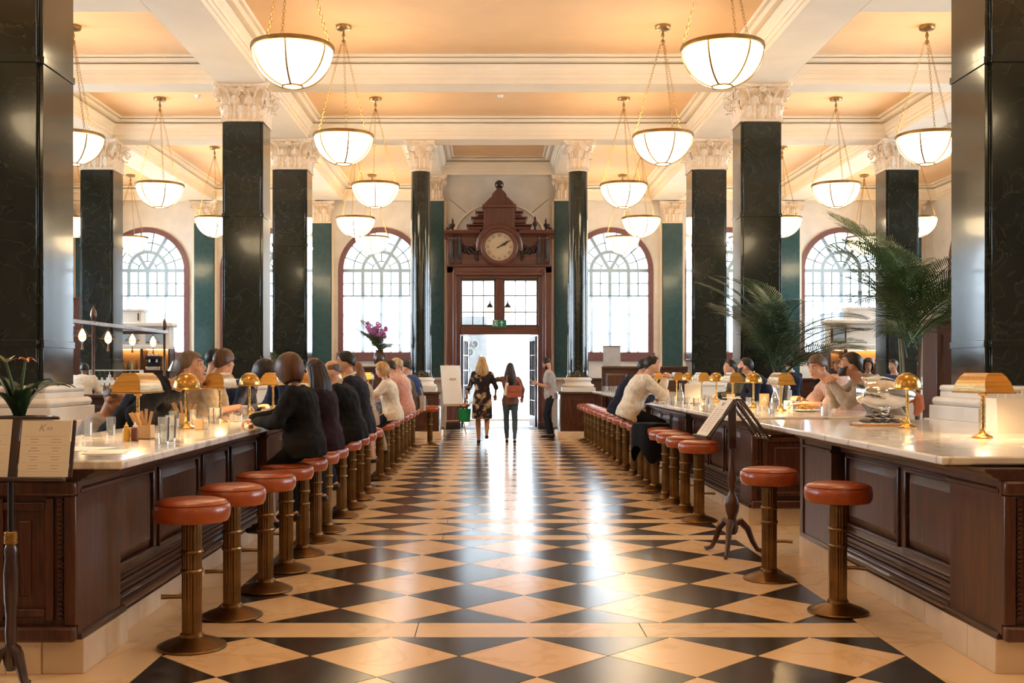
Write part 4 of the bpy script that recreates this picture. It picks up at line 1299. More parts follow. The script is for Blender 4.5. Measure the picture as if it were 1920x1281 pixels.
# ============================================================ DOORWAY AND CLOCK
DXC, YF = .25, 27.8
def zz(y): return 1.45 + (698 - y) * YF / F
d1 = thing('door_1', None, None, (DXC, YF, 0), kind='structure')
yb = YD - YF                                   # back of the surround, local
W1, W0 = 1.355, 1.0
for s in (-1, 1):
    X = lambda a, b: tuple(sorted((s*a, s*b)))
    MB().box(*X(1.18, W1), .06, yb, 0, 4.16).build('outer_jamb', M['doorwood'], d1, bevel=.012)
    MB().box(*X(1.10, 1.20), .0, yb, 0, 4.10).build('jamb_moulding', M['doorwood'], d1, bevel=.03)
    MB().box(*X(W0, 1.12), .10, yb + .1, 0, 4.0).build('inner_jamb', M['doorwood'], d1, bevel=.015)
    MB().box(*X(W0 - .01, W1 + .02), -.02, yb, 0, .16).build('plinth', M['darkwood'], d1, bevel=.01)
MB().box(-W1, W1, .06, yb, 4.0, 4.16).build('head', M['doorwood_x'], d1, bevel=.012)
MB().box(-1.19, 1.19, 0, yb, 3.93, 4.03).build('head_moulding', M['doorwood_x'], d1, bevel=.03)
MB().box(-W0, W0, .10, yb + .1, 3.86, 3.95).build('inner_head', M['doorwood_x'], d1, bevel=.01)
MB().box(-W0, W0, .08, yb + .1, 2.42, 2.63).build('transom', M['doorwood_x'], d1, bevel=.014)
MB().box(-.10, .10, .14, .34, 2.63, 3.86).build('mullion', M['doorwood'], d1, bevel=.012)
for s in (-1, 1):
    c = s*.55
    for nm, (a, b, z0, z1) in (('sash_stile', (c-.45,c-.41,2.63,3.86)), ('sash_stile', (c+.41,c+.45,2.63,3.86)), ('sash_rail', (c-.41,c+.41,2.63,2.68)), ('sash_rail', (c-.41,c+.41,3.81,3.86))):
        MB().box(a, b, .2, .26, z0, z1).build(nm, M['darkwood'], d1)
    xs = [c-.41, c-.137, c+.137, c+.41]; zs = [2.68, 3.0, 3.43, 3.81]
    for x in xs[1:3]: MB().box(x-.014, x+.014, .21, .25, 2.68, 3.81).build('glazing_bar', M['darkwood'], d1)
    for z in zs[1:3]: MB().box(c-.41, c+.41, .21, .25, z-.014, z+.014).build('glazing_bar', M['darkwood'], d1)
    for i in range(3):
        for j in range(3): MB().box(xs[i]+.014, xs[i+1]-.014, .227, .233, zs[j]+.014, zs[j+1]-.014).build('pane', M['glass'], d1)
    # door leaf, opened outwards
    lf = bpy.data.objects.new('door_leaf', None); COL.objects.link(lf); lf.parent = d1
    lf.location = (s*.97, .55, 0); lf.rotation_euler[2] = (pi/2 - .13) if s < 0 else (pi/2 + .13)
    m = MB(); m.box(0,.09,-.025,.025,.01,2.4); m.box(.86,.95,-.025,.025,.01,2.4); m.box(.09,.86,-.025,.025,.01,.30); m.box(.09,.86,-.025,.025,2.28,2.4)
    m.build('leaf_frame', M['darkwood'], lf, bevel=.004)
    for i in range(1, 3): MB().box(.09+.257*i-.012, .09+.257*i+.012, -.02, .02, .30, 2.28).build('leaf_bar', M['darkwood'], lf)
    for z in (.70, 1.10, 1.50, 1.90): MB().box(.09, .86, -.02, .02, z-.012, z+.012).build('leaf_bar', M['darkwood'], lf)
    for i in range(3):
        for j in range(5): MB().box(.09+.257*i+.012, .09+.257*(i+1)-.012, -.003, .003, [.30,.70,1.1,1.5,1.9][j]+.012, [.70,1.1,1.5,1.9,2.28][j]-.012).build('pane', M['glass'], lf)
    MB().tube([(.90,-.06,.85),(.90,-.06,1.25)], .012, 8).build('pull_handle', M['brass'], lf)
# clock case above
ck = thing('clock_case', 'carved mahogany clock case with stepped top above the door', 'clock', (DXC, YF, 4.162))
Z = lambda y: zz(y) - 4.162
MB().box(-1.33, 1.33, .05, yb - .004, 0, .84).build('frieze_board', M['doorwood_x'], ck, bevel=.01)
MB().box(-1.36, 1.36, .02, yb - .004, .0, .06).build('base_moulding', M['doorwood_x'], ck, bevel=.02)
def cornice(x0, x1):
    b = MB(); run(b, x0, x1, [(-.5,.76),(-.03,.76),(-.01,.80),(.04,.83),(.08,.85),(.10,.90),(.10,.93),(-.5,.93)])
    b.build('cornice', M['doorwood_x'], ck)
cornice(-1.42, -.50); cornice(.50, 1.42)
hood = MB()
for i in range(24):
    a, b = pi*i/24*1.12 - .19, pi*(i+1)/24*1.12 - .19
    pts = []
    for (r, o) in ((.47,-.06),(.55,-.06),(.60,-.10),(.60,.2),(.47,.2)):
        pts += [(r*cos(a), o, .508 + r*sin(a)), (r*cos(b), o, .508 + r*sin(b))]
    hood.add(pts, [(2*k, 2*k+1, (2*k+3) % 10, (2*k+2) % 10) for k in range(5)])
hood.build('hood', M['doorwood_x'], ck)
for y0, y1, hw in ((432,419,.82),(419,405,.70),(405,394,.59)):
    MB().box(-hw, hw, .14, yb - .01, Z(y0), Z(y1) - .03).build('stepped_tier', M['doorwood'], ck, bevel=.05)
    MB().box(-hw - .03, hw + .03, .11, yb - .01, Z(y1) - .03, Z(y1)).build('tier_cap', M['doorwood_x'], ck, bevel=.008)
MB().box(-.40, .40, .04, yb - .01, Z(432), Z(389)).build('centre_block', M['doorwood'], ck, bevel=.01)
MB().box(-.44, .44, .0, yb - .01, Z(389), Z(383)).build('centre_cap', M['doorwood_x'], ck, bevel=.012)
ogee = [(.40,384),(.37,379),(.30,374),(.23,369),(.20,368),(.175,362),(.12,357),(.07,354),(.06,351)]
m = MB()
vs = [];
for r, y in ogee: vs += [(r,.12-.0*r,Z(y)),(r,.5,Z(y)),(-r,.5,Z(y)),(-r,.12,Z(y))]
fs = [(k*4+i, k*4+(i+1) % 4, k*4+4+(i+1) % 4, k*4+4+i) for k in range(len(ogee)-1) for i in range(4)]
m.add(vs, fs).build('ogee_spire', M['doorwood'], ck, sharp=20)
MB().lathe([(.05,Z(353)),(.08,Z(351)),(.05,Z(349)),(.05,Z(348))], 16, (0,.3,0)).ellipsoid((0,.3,Z(342.5)), (.118,.118,.118), 20, 12).build('ball_finial', M['carvedwood'], ck)
# dial
m = MB(); m.M = Matrix.Translation((0, -.005, .508)) @ Matrix.Rotation(pi/2, 4, 'X')
m.lathe([(.365,.0),(.365,.05),(.39,.085),(.43,.095),(.47,.08),(.50,.04),(.505,-.06),(.40,-.06)], 48, caps=False).build('dial_ring', M['doorwood_x'], ck)
m = MB(); m.M = Matrix.Translation((0, -.005, .508)) @ Matrix.Rotation(pi/2, 4, 'X')
dial = m.lathe([(.001,.012),(.37,.012),(.37,-.02)], 48, caps=False).build('dial', M['clockface'], ck)
for k, num in enumerate(('XII','I','II','III','IIII','V','VI','VII','VIII','IX','X','XI')):
    a = radians(30*k)
    me = text_mesh(num, .105)
    me.transform(Matrix.Translation((.29*sin(a), -.020, .508 + .29*cos(a))) @ Matrix.Rotation(a, 4, 'Y') @ Matrix.Rotation(pi/2, 4, 'X') @ Matrix.Diagonal((.8,1,1,1)))
    link('numeral', me, M['ink'], dial)
def hand(a, L, w, nm, y):
    m = MB(); m.M = Matrix.Translation((0, y, .508)) @ Matrix.Rotation(radians(a), 4, 'Y')
    m.prism([(-w/2,-.07),(w/2,-.07),(w*.6,L*.6),(w*1.6,L*.68),(w*.5,L*.78),(0,L),(-w*.5,L*.78),(-w*1.6,L*.68),(-w*.6,L*.6)], -.004, .004, 'y')
    m.build(nm, M['black'], dial, sharp=0)
hand(65, .22, .026, 'hour_hand', -.024); hand(58, .33, .018, 'minute_hand', -.031)
# carved consoles, swags and finials
for s in (-1, 1):
    for x in (1.22, 1.02):
        m = MB(); m.M = Matrix.Translation((s*x, 0, .72)) @ Matrix.Rotation(pi/2, 4, 'Z')
        spiral(m, .10, 1.4, .03, 18)
        m.M = Matrix.Translation((s*x, -.02, .16)) @ Matrix.Rotation(pi/2, 4, 'Z'); spiral(m, .06, 1.3, .022, 16)
        m.M = Matrix.Identity(4)
        m.box(s*x-.05, s*x+.05, -.06, .06, .08, .70); m.tube([(s*x,-.07,.66),(s*x,-.10,.45),(s*x,-.06,.22)], [.05,.06,.035], 8)
        m.build('carved_console', M['carvedwood'], ck)
    m = MB()
    for k in range(12):
        t_ = k/11; m.ellipsoid((s*(.56 + .40*t_), .02, .50 - .09*sin(pi*t_) + .05*((k*7) % 3 - 1)), (.055,.05,.06), 8, 6)
    for k in range(5): m.ellipsoid((s*(.58 + .015*(k % 2)), .02, .42 - .055*k), (.05,.045,.05), 8, 6)
    m.build('carved_swag', M['carvedwood'], ck)
    def finial(x, z, h, nm='urn_finial'):
        MB().lathe([(.05,0),(.055,.02),(.025,.04),(.02,.07),(.055,.12),(.062,.16),(.03,.20),(.02,.22),(.03,.25),(.012,.30),(.002,.34)], 14, (x, .1, z)).build(nm, M['carvedwood'], ck)
    finial(s*1.20, .93, .3)
    m = MB()
    for k in range(6): m.ellipsoid((s*(1.28 + .05*cos(k*2.1)), .05 + .03*sin(k), .97 + .045*(k % 3)), (.05,.045,.045), 8, 6)
    m.build('carved_cluster', M['carvedwood'], ck)
MB().lathe([(.05,0),(.06,.02),(.025,.05),(.02,.08),(.06,.15),(.068,.2),(.03,.25),(.02,.28),(.035,.31),(.012,.36),(.002,.40)], 14, (.92, .1, .93)).build('urn_finial', M['carvedwood'], ck)
# exit sign
t = thing('exit_sign', 'green running-man exit sign hanging over the open door', 'sign', (DXC, YF - .10, 2.60))
MB().box(-.18,.18,-.02,.02,0,.19).build('panel', M['green'], t, bevel=.003)
m = MB(); y_ = -.0225
m.ellipsoid((-.11,y_,.155), (.016,.002,.016), 10, 6); m.tube([(-.115,y_,.13),(-.105,y_,.085)], .013, 6); m.tube([(-.105,y_,.085),(-.08,y_,.06),(-.085,y_,.03)], .009, 6); m.tube([(-.105,y_,.085),(-.125,y_,.055),(-.15,y_,.045)], .009, 6); m.tube([(-.115,y_,.125),(-.085,y_,.105),(-.07,y_,.12)], .007, 6)
m.box(-.165,-.155,-.0235,-.021,.02,.17); m.box(-.06,-.05,-.0235,-.021,.02,.17); m.box(-.165,-.05,-.0235,-.021,.165,.175)
m.build('running_man', M['signwhite'], t)
m = MB(); m.tube([(.06,y_,.03),(.06,y_,.15)], .010, 6); m.tube([(.02,y_,.105),(.06,y_,.155),(.10,y_,.105)], .010, 6); m.build('arrow', M['signwhite'], t)
for s in (-1, 1): MB().tube([(s*.12,0,.19),(s*.12,.08,.22),(s*.12,.185,.22)], .006, 6).build('bracket', M['blackmetal'], t)
# twin lanterns seen through the fanlight
for s in (-1, 1):
    t = thing('door_lantern', 'small iron lantern behind the fanlight, %s of the exit sign' % ('left' if s < 0 else 'right'), 'lantern', (DXC + s*.24, 29.4, 2.95))
    MB().lathe([(.04,0),(.07,.02),(.09,.25),(.04,.30),(.015,.36)], 6).build('glass', M['lampglass'], t)
    MB().lathe([(.10,.25),(.07,.31),(.02,.38),(.012,.46)], 6).build('cap', M['blackmetal'], t)
    MB().tube([(0,0,.44),(0,0,.6),(0,.0,1.2),(0,0,4.1)], .008, 6).build('hanging_rod', M['blackmetal'], t)
    MB().tube([(s*.0,0,.02),(s*.05,0,-.06),(s*.02,0,-.10)], .012, 6).build('tail', M['blackmetal'], t)
# carved street door standing open beyond
t = thing('street_door', 'pale metal street door with scroll reliefs open beyond the doorway', 'door', (-.62, 33.4, -.12), .25)
MB().box(-.55,.55,0,.10,0,3.3).build('leaf', M['bronze_door'], t, bevel=.01)
for z in (.45, 1.25, 2.05, 2.85):
    for x in (-.36, .36):
        MB().lathe([(.001,0),(.06,.0),(.06,.015),(.03,.03),(.001,.035)], 14).build('boss', M['bronze_door'], t, (0,0,0)).matrix_local = Matrix.Translation((x, -.001, z)) @ Matrix.Rotation(pi/2, 4, 'X')
for k, (x, z) in enumerate(((-.12, 2.55), (.14, 2.45), (0, 2.2), (-.1, 1.65))):
    m = MB(); m.M = Matrix.Translation((x, -.02, z)); spiral(m, .15, 1.3, .03, 18); m.build('scroll_relief', M['bronze_door'], t)
# lining of the passage
MB().box(-1.675, 2.155, 28.86, 32.74, 4.25, 4.35).build('trim_3', M['plaster'], kind='structure')

# ============================================================ WOOD SCREEN AND CORNER FITTINGS
def screen(n, x0, x1, y):
    t = thing('trim_%d' % n, None, None, (x0, y, 0), kind='structure'); w = x1 - x0
    MB().box(0, w, 0, .12, .10, 1.52).build('screen_board', M['mahogany_x'], t)
    MB().box(0, w, -.02, .14, 0, .12).build('stone_foot', M['plinthstone'], t)
    MB().box(-.0, w, -.04, .16, 1.52, 1.58).build('cap_rail', M['mahogany_x'], t, bevel=.012)
    k = 3
    for i in range(k):
        m = MB(); raised(m, w*i/k + .08, w*(i+1)/k - .08, .95, 1.42, -.002, -.03, .04); m.build('raised_panel', M['mahogany'], t, sharp=20)
        m = MB(); raised(m, w*i/k + .08, w*(i+1)/k - .08, .22, .86, -.002, -.03, .04); m.build('raised_panel', M['mahogany'], t, sharp=20)
screen(4, 2.50, 4.40, 24.05)
screen(5, -3.98, -2.06, 24.05)
t = thing('grey_screen', 'pale grey upright box standing on the wood screen right of the round column', 'box', (2.72, 24.12, 1.582))
MB().box(-.19,.19,-.05,.05,0,.45).build('body', M['greypaint'], t, bevel=.006); MB().box(-.20,.20,-.06,.06,.43,.455).build('rim', M['steel'], t)

def cab_shell(t, w, d, parts):
    for nm, (a, b, z0, z1), y0, mat, bev in parts: MB().box(a, b, y0, d, z0, z1).build(nm, M[mat], t, bevel=bev)
# left lit cabinet
t = thing('display_cabinet', 'white shelf cabinet with warm lit niches behind the lantern rail', 'cabinet', (-10.5, 30.3, 0))
w = 1.55
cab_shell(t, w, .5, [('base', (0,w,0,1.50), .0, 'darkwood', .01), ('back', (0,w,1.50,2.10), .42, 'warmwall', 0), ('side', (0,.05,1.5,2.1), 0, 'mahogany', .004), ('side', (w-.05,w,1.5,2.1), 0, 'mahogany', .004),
    ('divider', (.72,.80,1.5,2.1), 0, 'mahogany', .004), ('niche_top', (0,w,2.10,2.18), 0, 'whitepaint', .006), ('upper_body', (.03,w-.03,2.18,2.72), .05, 'whitepaint', .004), ('cornice', (-.08,w+.08,2.72,2.84), -.08, 'whitepaint', .03),
    ('attic_box', (.0,.72,2.84,3.16), .1, 'whitepaint', .006), ('attic_cap', (-.04,.78,3.16,3.22), .05, 'whitepaint', .012), ('counter', (-.1,w+.05,1.46,1.50), -.05, 'darkwood', .006)])
for x in (.1, .62): MB().box(x, x+.03, .085, .1, 2.9, 3.1).build('slot', M['black'], t)
for x in (.10, .85): MB().box(x, x+.55, .035, .05, 2.24, 2.66).build('door_panel', M['muntin'], t, bevel=.004)
MB().box(.06, w-.06, .3, .36, 2.08, 2.098).build('light_strip', M['shelfglow'], t)
def niche_bottle(name, x, y, z, h, r, mat, label, group):
    o = thing(name, label, 'bottle', (x, y, z), group=group)
    MB().lathe([(r*.9,0),(r,.01),(r,h*.58),(r*.35,h*.74),(r*.33,h*.95),(r*.38,h)], 14).build('glass', M[mat], o)
    MB().lathe([(r*.4,h),(r*.4,h*1.04)], 10).build('stopper', M['brass'], o)
for k in range(5): niche_bottle('bottle', -10.40 + .11*k, 30.5, 1.502, .27, .035, ('ceramic','bottle_a','bottle','ceramic','bottle_a')[k], 'bottle in the lit niche of the left cabinet', 'bottles in the left lit niche')
t = thing('coffee_machine', 'black and chrome coffee machine before the left lit niche', 'coffee machine', (-9.35, 30.13, 1.503))
MB().box(-.20,.20,-.08,.12,.0,.10).build('base', M['steel'], t, bevel=.01); MB().box(-.20,.20,.02,.12,.10,.30).build('body', M['black'], t, bevel=.01); MB().box(-.22,.22,-.09,.12,.30,.40).build('top', M['black'], t, bevel=.015)
for x in (-.1,.1): MB().lathe([(.03,.22),(.03,.30)], 10, (x,-.04,0)).build('group_head', M['steel'], t)
for k in range(3): MB().lathe([(.03,.40),(.035,.46)], 12, (-.13+.12*k,0,0)).build('cup', M['ceramic'], t)
# right lit cabinet
t = thing('display_cabinet', 'white shelf cabinet with a lit niche of cups behind the two men', 'cabinet', (9.5, 30.3, 0))
w = 1.9
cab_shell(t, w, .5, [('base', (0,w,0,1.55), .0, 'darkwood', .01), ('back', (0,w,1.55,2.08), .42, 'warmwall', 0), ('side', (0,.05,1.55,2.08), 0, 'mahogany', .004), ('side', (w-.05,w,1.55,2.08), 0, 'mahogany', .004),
    ('divider', (.42,.52,1.55,2.08), 0, 'mahogany', .004), ('niche_top', (-.06,w+.06,2.08,2.22), -.06, 'whitepaint', .02), ('upper_body', (.03,w-.03,2.22,2.80), .05, 'whitepaint', .004), ('cornice', (-.08,w+.08,2.80,2.92), -.08, 'whitepaint', .03),
    ('attic_box', (.55,1.5,2.92,3.2), .1, 'whitepaint', .006), ('attic_cap', (.5,1.55,3.2,3.27), .05, 'whitepaint', .012), ('cup_shelf', (.54,w-.06,1.70,1.73), .1, 'whitepaint', .004)])
fr = MB().box(.06,.50,.02,.06,2.26,2.76).build('cupboard_door', M['mahogany'], t, bevel=.01); MB().box(.12,.44,.0,.03,2.32,2.70).build('panel', M['muntin'], fr)
MB().box(.06, w-.06, .3, .36, 2.06, 2.078).build('light_strip', M['shelfglow'], t)
for k in range(7):
    o = thing('cup', 'cup on the lit shelf of the right cabinet', 'cup', (10.14 + .13*k, 30.5, 1.732), group='cups on the right lit shelf')
    MB().lathe([(.035,0),(.04,.01),(.048,.12),(.044,.12),(.036,.015),(.001,.015)], 14, caps=False).build('cup', M['black' if k in (1, 2, 4) else 'ceramic'], o)

# wooden posts at the aisle edges
def wood_post(x, y, h, label, w=.36):
    t = thing('panelled_post', label, 'post', (x, y, 0))
    MB().box(-w/2,w/2,-w/2,w/2,.12,h-.06).build('shaft', M['mahogany'], t, bevel=.006)
    MB().box(-w/2-.03,w/2+.03,-w/2-.03,w/2+.03,0,.12).build('foot', M['mahogany'], t, bevel=.012)
    MB().box(-w/2-.03,w/2+.03,-w/2-.03,w/2+.03,h-.06,h).build('cap', M['mahogany'], t, bevel=.012)
    m = MB(); raised(m, -w/2+.05, w/2-.05, .3, h-.2, -w/2-.001, -w/2-.02, .03); m.build('panel', M['mahogany'], t, sharp=20)
wood_post(6.0, 14.2, 2.15, 'panelled mahogany post behind the tall palm', .46)
wood_post(-10.75, 28.4, 3.4, 'tall panelled wooden post at the far left, beside the big left column', .44)
wood_post(-10.2, 25.8, 2.6, 'lower panelled wooden post behind the lantern rail at the far left', .40)

# ============================================================ LEFT AISLE BAR WITH LANTERN RAIL
t = thing('aisle_bar', 'dark wood bar in the left aisle under the lantern rail', 'bar counter', (-6.4, 19.3, 0))
MB().box(-2.3, 0, 0, .55, .12, .98).build('front_body', M['darkwood'], t); MB().box(-.55, 0, .55, 8.0, .12, .98).build('side_body', M['darkwood'], t)
MB().box(-2.3, -.03, .03, .5, 0, .12).box(-.52, -.03, .5, 7.97, 0, .12).build('kick', M['black'], t)
MB().box(-2.32, .04, -.06, .6, .98, 1.05).build('front_top', M['darkwood'], t, bevel=.02); MB().box(-.62, .04, .60, 8.04, .98, 1.05).build('side_top', M['darkwood'], t, bevel=.02)
for k in range(3):
    m = MB(); raised(m, -2.22 + .74*k, -2.22 + .74*k + .66, .24, .86, -.001, -.03, .05); m.build('panel', M['darkwood'], t, sharp=20)
t = thing('lantern_rail', 'bronze rail on posts with finials above the left aisle bar', 'rail', (-8.05, 22.0, 0))
def post(x, y):
    MB().lathe([(.07,0),(.07,.04),(.035,.07),(.03,1.0),(.045,1.05),(.03,1.1),(.03,2.42),(.05,2.46),(.03,2.50),(.055,2.56),(.065,2.62),(.05,2.70),(.02,2.76),(.002,2.80)], 14, (x, y, 0)).build('post', M['rail'], t)
post(0, 0); post(-.06, 5.0); post(-2.6, 5.0)
MB().box(-.035,.035,-2.2,5.0,2.40,2.48).build('top_rail', M['rail'], t, bevel=.008)
MB().box(-2.6,-.06,4.97,5.03,2.40,2.48).build('cross_rail', M['rail'], t, bevel=.008)
for k, y in enumerate((21.4, 22.85, 24.4, 25.9)):
    o = thing('rail_lantern', 'small glowing lantern with a tassel, %s on the bronze rail' % (ORD[k] + ' from the front'), 'lantern', (-8.05, y, 2.397), group='lanterns on the bronze rail')
    MB().tube([(0,0,0),(0,0,-.10)], .006, 6).build('hanger', M['rail'], o)
    MB().lathe([(.012,-.09),(.03,-.12),(.062,-.19),(.075,-.24),(.062,-.30),(.03,-.335),(.005,-.345)], 18).build('glass', M['lampglass'], o)
    MB().tube([(-.17,0,-.235),(.17,0,-.235)], .010, 6).build('crossbar', M['brass'], o)
    MB().tube([(.078*cos(a), .078*sin(a), -.235) for a in [2*pi*i/18 for i in range(18)]], .007, 6, True).build('band', M['brass'], o)
    for s in (-1, 1): MB().tube([(0,0,-.05),(s*.05,0,-.11),(s*.11,0,-.20),(s*.16,0,-.235)], .006, 6).build('arm', M['rail'], o)
    MB().lathe([(.006,-.345),(.018,-.38),(.012,-.40),(.030,-.50),(.028,-.505)], 10).build('tassel', M['boardwood'], o)
t = thing('bottle_rack', 'white two-tier bottle rack behind the left aisle bar', 'rack', (-8.0, 23.2, 0))
for z in (1.02, 1.26, 1.48): MB().box(-.55,.55,-.11,.11,z,z+.02).build('shelf', M['whitepaint'], t)
for x in (-.55, .53): MB().box(x,x+.02,-.11,.11,0,1.48).build('upright', M['whitepaint'], t)
for k in range(9):
    for j, z in enumerate((1.04, 1.28)):
        niche_bottle('bottle', -8.46 + .11*k, 23.17, z + .002, .17, .034, ('bottle','ceramic','bottle_a','bottle')[(k+j*2) % 4], 'small bottle on the white rack in the left aisle', 'bottles on the white rack')
t = thing('striped_lamp', 'lamp with a black and cream striped shade below the left window', 'lamp', (-8.25, 28.4, 0))
MB().lathe([(.14,0),(.14,.02),(.02,.05),(.015,1.5)], 14).build('stand', M['blackmetal'], t)
for k in range(16):
    a0, a1 = 2*pi*k/16, 2*pi*(k+1)/16
    MB().lathe([(.20,1.48),(.07,1.74)], 2, a0=a0, a1=a1).build('shade_stripe', M['black' if k % 2 else 'paper'], t, sharp=0)

# ============================================================ MENU STANDS
def tripod(t, h):
    MB().lathe([(.03,.16),(.045,.18),(.05,.22),(.03,.26),(.035,.30),(.05,.34),(.058,.39),(.05,.44),(.028,.48),(.022,.52),(.03,.55),(.034,.60),(.03,.66),(.022,.72),(.018,h)], 18).build('turned_post', M['mahogany'], t)
    for k in range(3):
        m = MB(); a = k*2*pi/3
        m.tube([(cos(a)*r, sin(a)*r, z) for r, z in ((.02,.24),(.07,.26),(.13,.20),(.17,.10),(.21,.035),(.265,.015),(.285,.022))], [.026,.030,.026,.021,.018,.018,.012], 8).build('leg', M['mahogany'], t)
# tent-shaped stand on the right
t = thing('menu_stand', 'dark tent-shaped wooden menu stand on a tripod by the right bar', 'stand', (1.93, 8.62, 0), .12)
tripod(t, .90)
H0, H1, HWD = .93, 1.235, .245
for s in (-1, 1):
    lean = bpy.data.objects.new('desk', None); COL.objects.link(lean); lean.parent = t
    def Q(u, v, o=0):   # u across the depth (y), v down the slope, o = outward
        n = Vector((s*(H1-H0), 0, HWD)).normalized()
        p = Vector((s*(.02 + (HWD-.02)*v), u, H1 + (H0-H1)*v)) + n*o
        return p
    m = MB()
    for u in (-.16, 0, .16): m.tube([Q(u,0), Q(u,1)], .010, 6)
    for v in (0, 1): m.tube([Q(-.17,v), Q(.17,v)], .011, 6)
    m.build('frame', M['darkwood'], lean)
    m = MB()
    for c in (-.08, .08):
        m.tube([Q(c + .055*sin(pi*k/8)*(1 if c > 0 else -1)*.9, k/8) for k in range(9)], .006, 6)
        m.tube([Q(c - .04*sin(pi*k/8)*(1 if c > 0 else -1), k/8) for k in range(9)], .006, 6)
    m.build('lyre_slats', M['darkwood'], lean)
    m = MB(); m.tube([Q(-.17,1.0,.02), Q(.17,1.0,.02)], .012, 6).build('ledge', M['darkwood'], lean)
    if s < 0:
        pm = MB(); pm.add([Q(-.135,.02,.014), Q(.135,.02,.014), Q(.135,.97,.014), Q(-.135,.97,.014), Q(-.135,.02,.017), Q(.135,.02,.017), Q(.135,.97,.017), Q(-.135,.97,.017)], [(0,1,2,3),(7,6,5,4),(0,4,5,1),(1,5,6,2),(2,6,7,3),(3,7,4,0)])
        sh = pm.build('menu_sheet', M['paper'], lean, sharp=0)
        pr = MB(); q = random.Random(2)
        for k in range(12):
            v = .30 + .05*k
            for c in (-.05, .05):
                L = .03 + .012*q.random()
                pr.add([Q(c-L,v,.0178), Q(c+L,v,.0178), Q(c+L,v+.012,.0178), Q(c-L,v+.012,.0178)], [(0,1,2,3),(3,2,1,0)])
        pr.build('print', M['palegrey'], sh, sharp=0)
        pr = MB()
        for c in ((-.02,.12),(.0,.16),(.02,.12)): pr.add([Q(c[0]-.008,c[1],.0178), Q(c[0]+.008,c[1],.0178), Q(c[0]+.008,c[1]+.06,.0178), Q(c[0]-.008,c[1]+.06,.0178)], [(0,1,2,3),(3,2,1,0)])
        pr.build('emblem', M['ink'], sh, sharp=0)
m = MB(); m.box(-.03,.03,-.018,.018,.84,1.23); m.build('spine', M['darkwood'], t, bevel=.004)
MB().ellipsoid((-.10,-.0,1.262), (.018,.018,.026), 10, 6).tube([(-.10,0,1.24),(-.02,0,1.23)], .008, 6).build('peg', M['black'], t)
# stand with two menus on the left
t = thing('menu_stand', 'dark wooden music stand holding two menus at the lower left', 'stand', (-2.135, 4.83, 0))
MB().lathe([(.022,.12),(.034,.15),(.036,.20),(.022,.24),(.026,.28),(.022,.36),(.030,.44),(.033,.55),(.026,.62),(.030,.66),(.022,.68)], 16).build('turned_post', M['darkwood'], t)
MB().lathe([(.024,.68),(.029,.685),(.029,.735),(.024,.74)], 18).build('collar', M['brass'], t)
MB().lathe([(.013,.74),(.013,1.02)], 12).build('rod', M['blackmetal'], t)
for k in range(3):
    a = k*2*pi/3 - .55
    MB().tube([(cos(a)*r, sin(a)*r, z) for r, z in ((.015,.22),(.05,.20),(.08,.12),(.11,.05),(.16,.015),(.18,.02))], [.022,.024,.02,.017,.016,.010], 8).build('leg', M['darkwood'], t)
dk = bpy.data.objects.new('desk', None); COL.objects.link(dk); dk.parent = t; dk.location = (0,-.02,.985); dk.rotation_euler[0] = radians(-12)
MB().box(-.012,.030,0,.016,-.02,.27).build('spine', M['darkwood'], dk, bevel=.004)
for a, b in ((-.27,-.252),(.262,.276)): MB().box(a, b, .004, .014, .0, .255).build('side_slat', M['darkwood'], dk)
MB().box(-.28,.20,-.004,.016,.258,.272).build('top_slat', M['darkwood'], dk, bevel=.004)
MB().box(-.25,.26,.002,.01,.06,.16).build('back_slat', M['darkwood'], dk)
MB().box(-.29,.25,-.035,.016,-.022,-.004).build('ledge', M['darkwood'], dk, bevel=.006)
def menu(x0, x1, z0, z1, fancy):
    sh = MB().box(x0, x1, -.006, -.003, z0, z1).build('menu_sheet', M['paper'], dk, sharp=0)
    q = random.Random(9); pr = MB(); w = x1 - x0; h = z1 - z0
    rows = 13
    for k in range(rows):
        z = z1 - h*(.28 + .052*k)
        if k in (0, 3, 6, 9, 12): pr.box(x0+.06*w, x1-.06*w, -.0066, -.0062, z-.0004, z+.0004)
        else:
            for c in ((.28,.72) if k % 3 else (.2,.5,.8)):
                L = w*(.06 + .06*q.random()); pr.box(x0+c*w-L, x0+c*w+L, -.0066, -.0062, z-.0011, z+.0011)
    pr.build('print', M['palegrey'], sh, sharp=0)
    if fancy:
        for ch, sz, dx, shx in (('K', .044, -.022, .35), ('aia', .026, .014, .2)):
            me = text_mesh(ch, sz, .0002, 'CENTER', shx); me.transform(Matrix.Translation((x0 + w*.5 + dx, -.0066, z1 - h*.135)) @ Matrix.Rotation(pi/2, 4, 'X')); link('heading', me, M['palegrey'], sh)
menu(.040, .262, -.002, .252, True)
menu(-.245, -.005, -.002, .258, False)

# ============================================================ EASEL
t = thing('easel', 'pine easel carrying a blank cream board left of the doorway', 'easel', (-.88, 25.2, 0), .62)
for x in (-.30, .30): MB().tube([(x,-.15,0),(x*.2,.10,1.62)], .018, 6).build('leg', M['pine'], t)
MB().tube([(0,.48,0),(0,.10,1.55)], .018, 6).build('leg', M['pine'], t)
MB().box(-.26,.26,-.06,-.02,.66,.71).build('tray', M['pine'], t, bevel=.004)
m = MB(); m.M = Matrix.Translation((0,-.03,.71)) @ Matrix.Rotation(radians(-8), 4, 'X'); m.box(-.27,.27,-.03,-.012,0,.90); m.build('board', M['paper'], t, bevel=.003)
m = MB(); m.M = Matrix.Translation((0,-.03,.71)) @ Matrix.Rotation(radians(-8), 4, 'X'); m.box(-.03,.12,-.055,-.03,.56,.60); m.build('clip', M['pine'], t)
MB().tube([(-.26,-.10,.32),(.26,-.10,.32)], .012, 6).build('crosspiece', M['pine'], t)

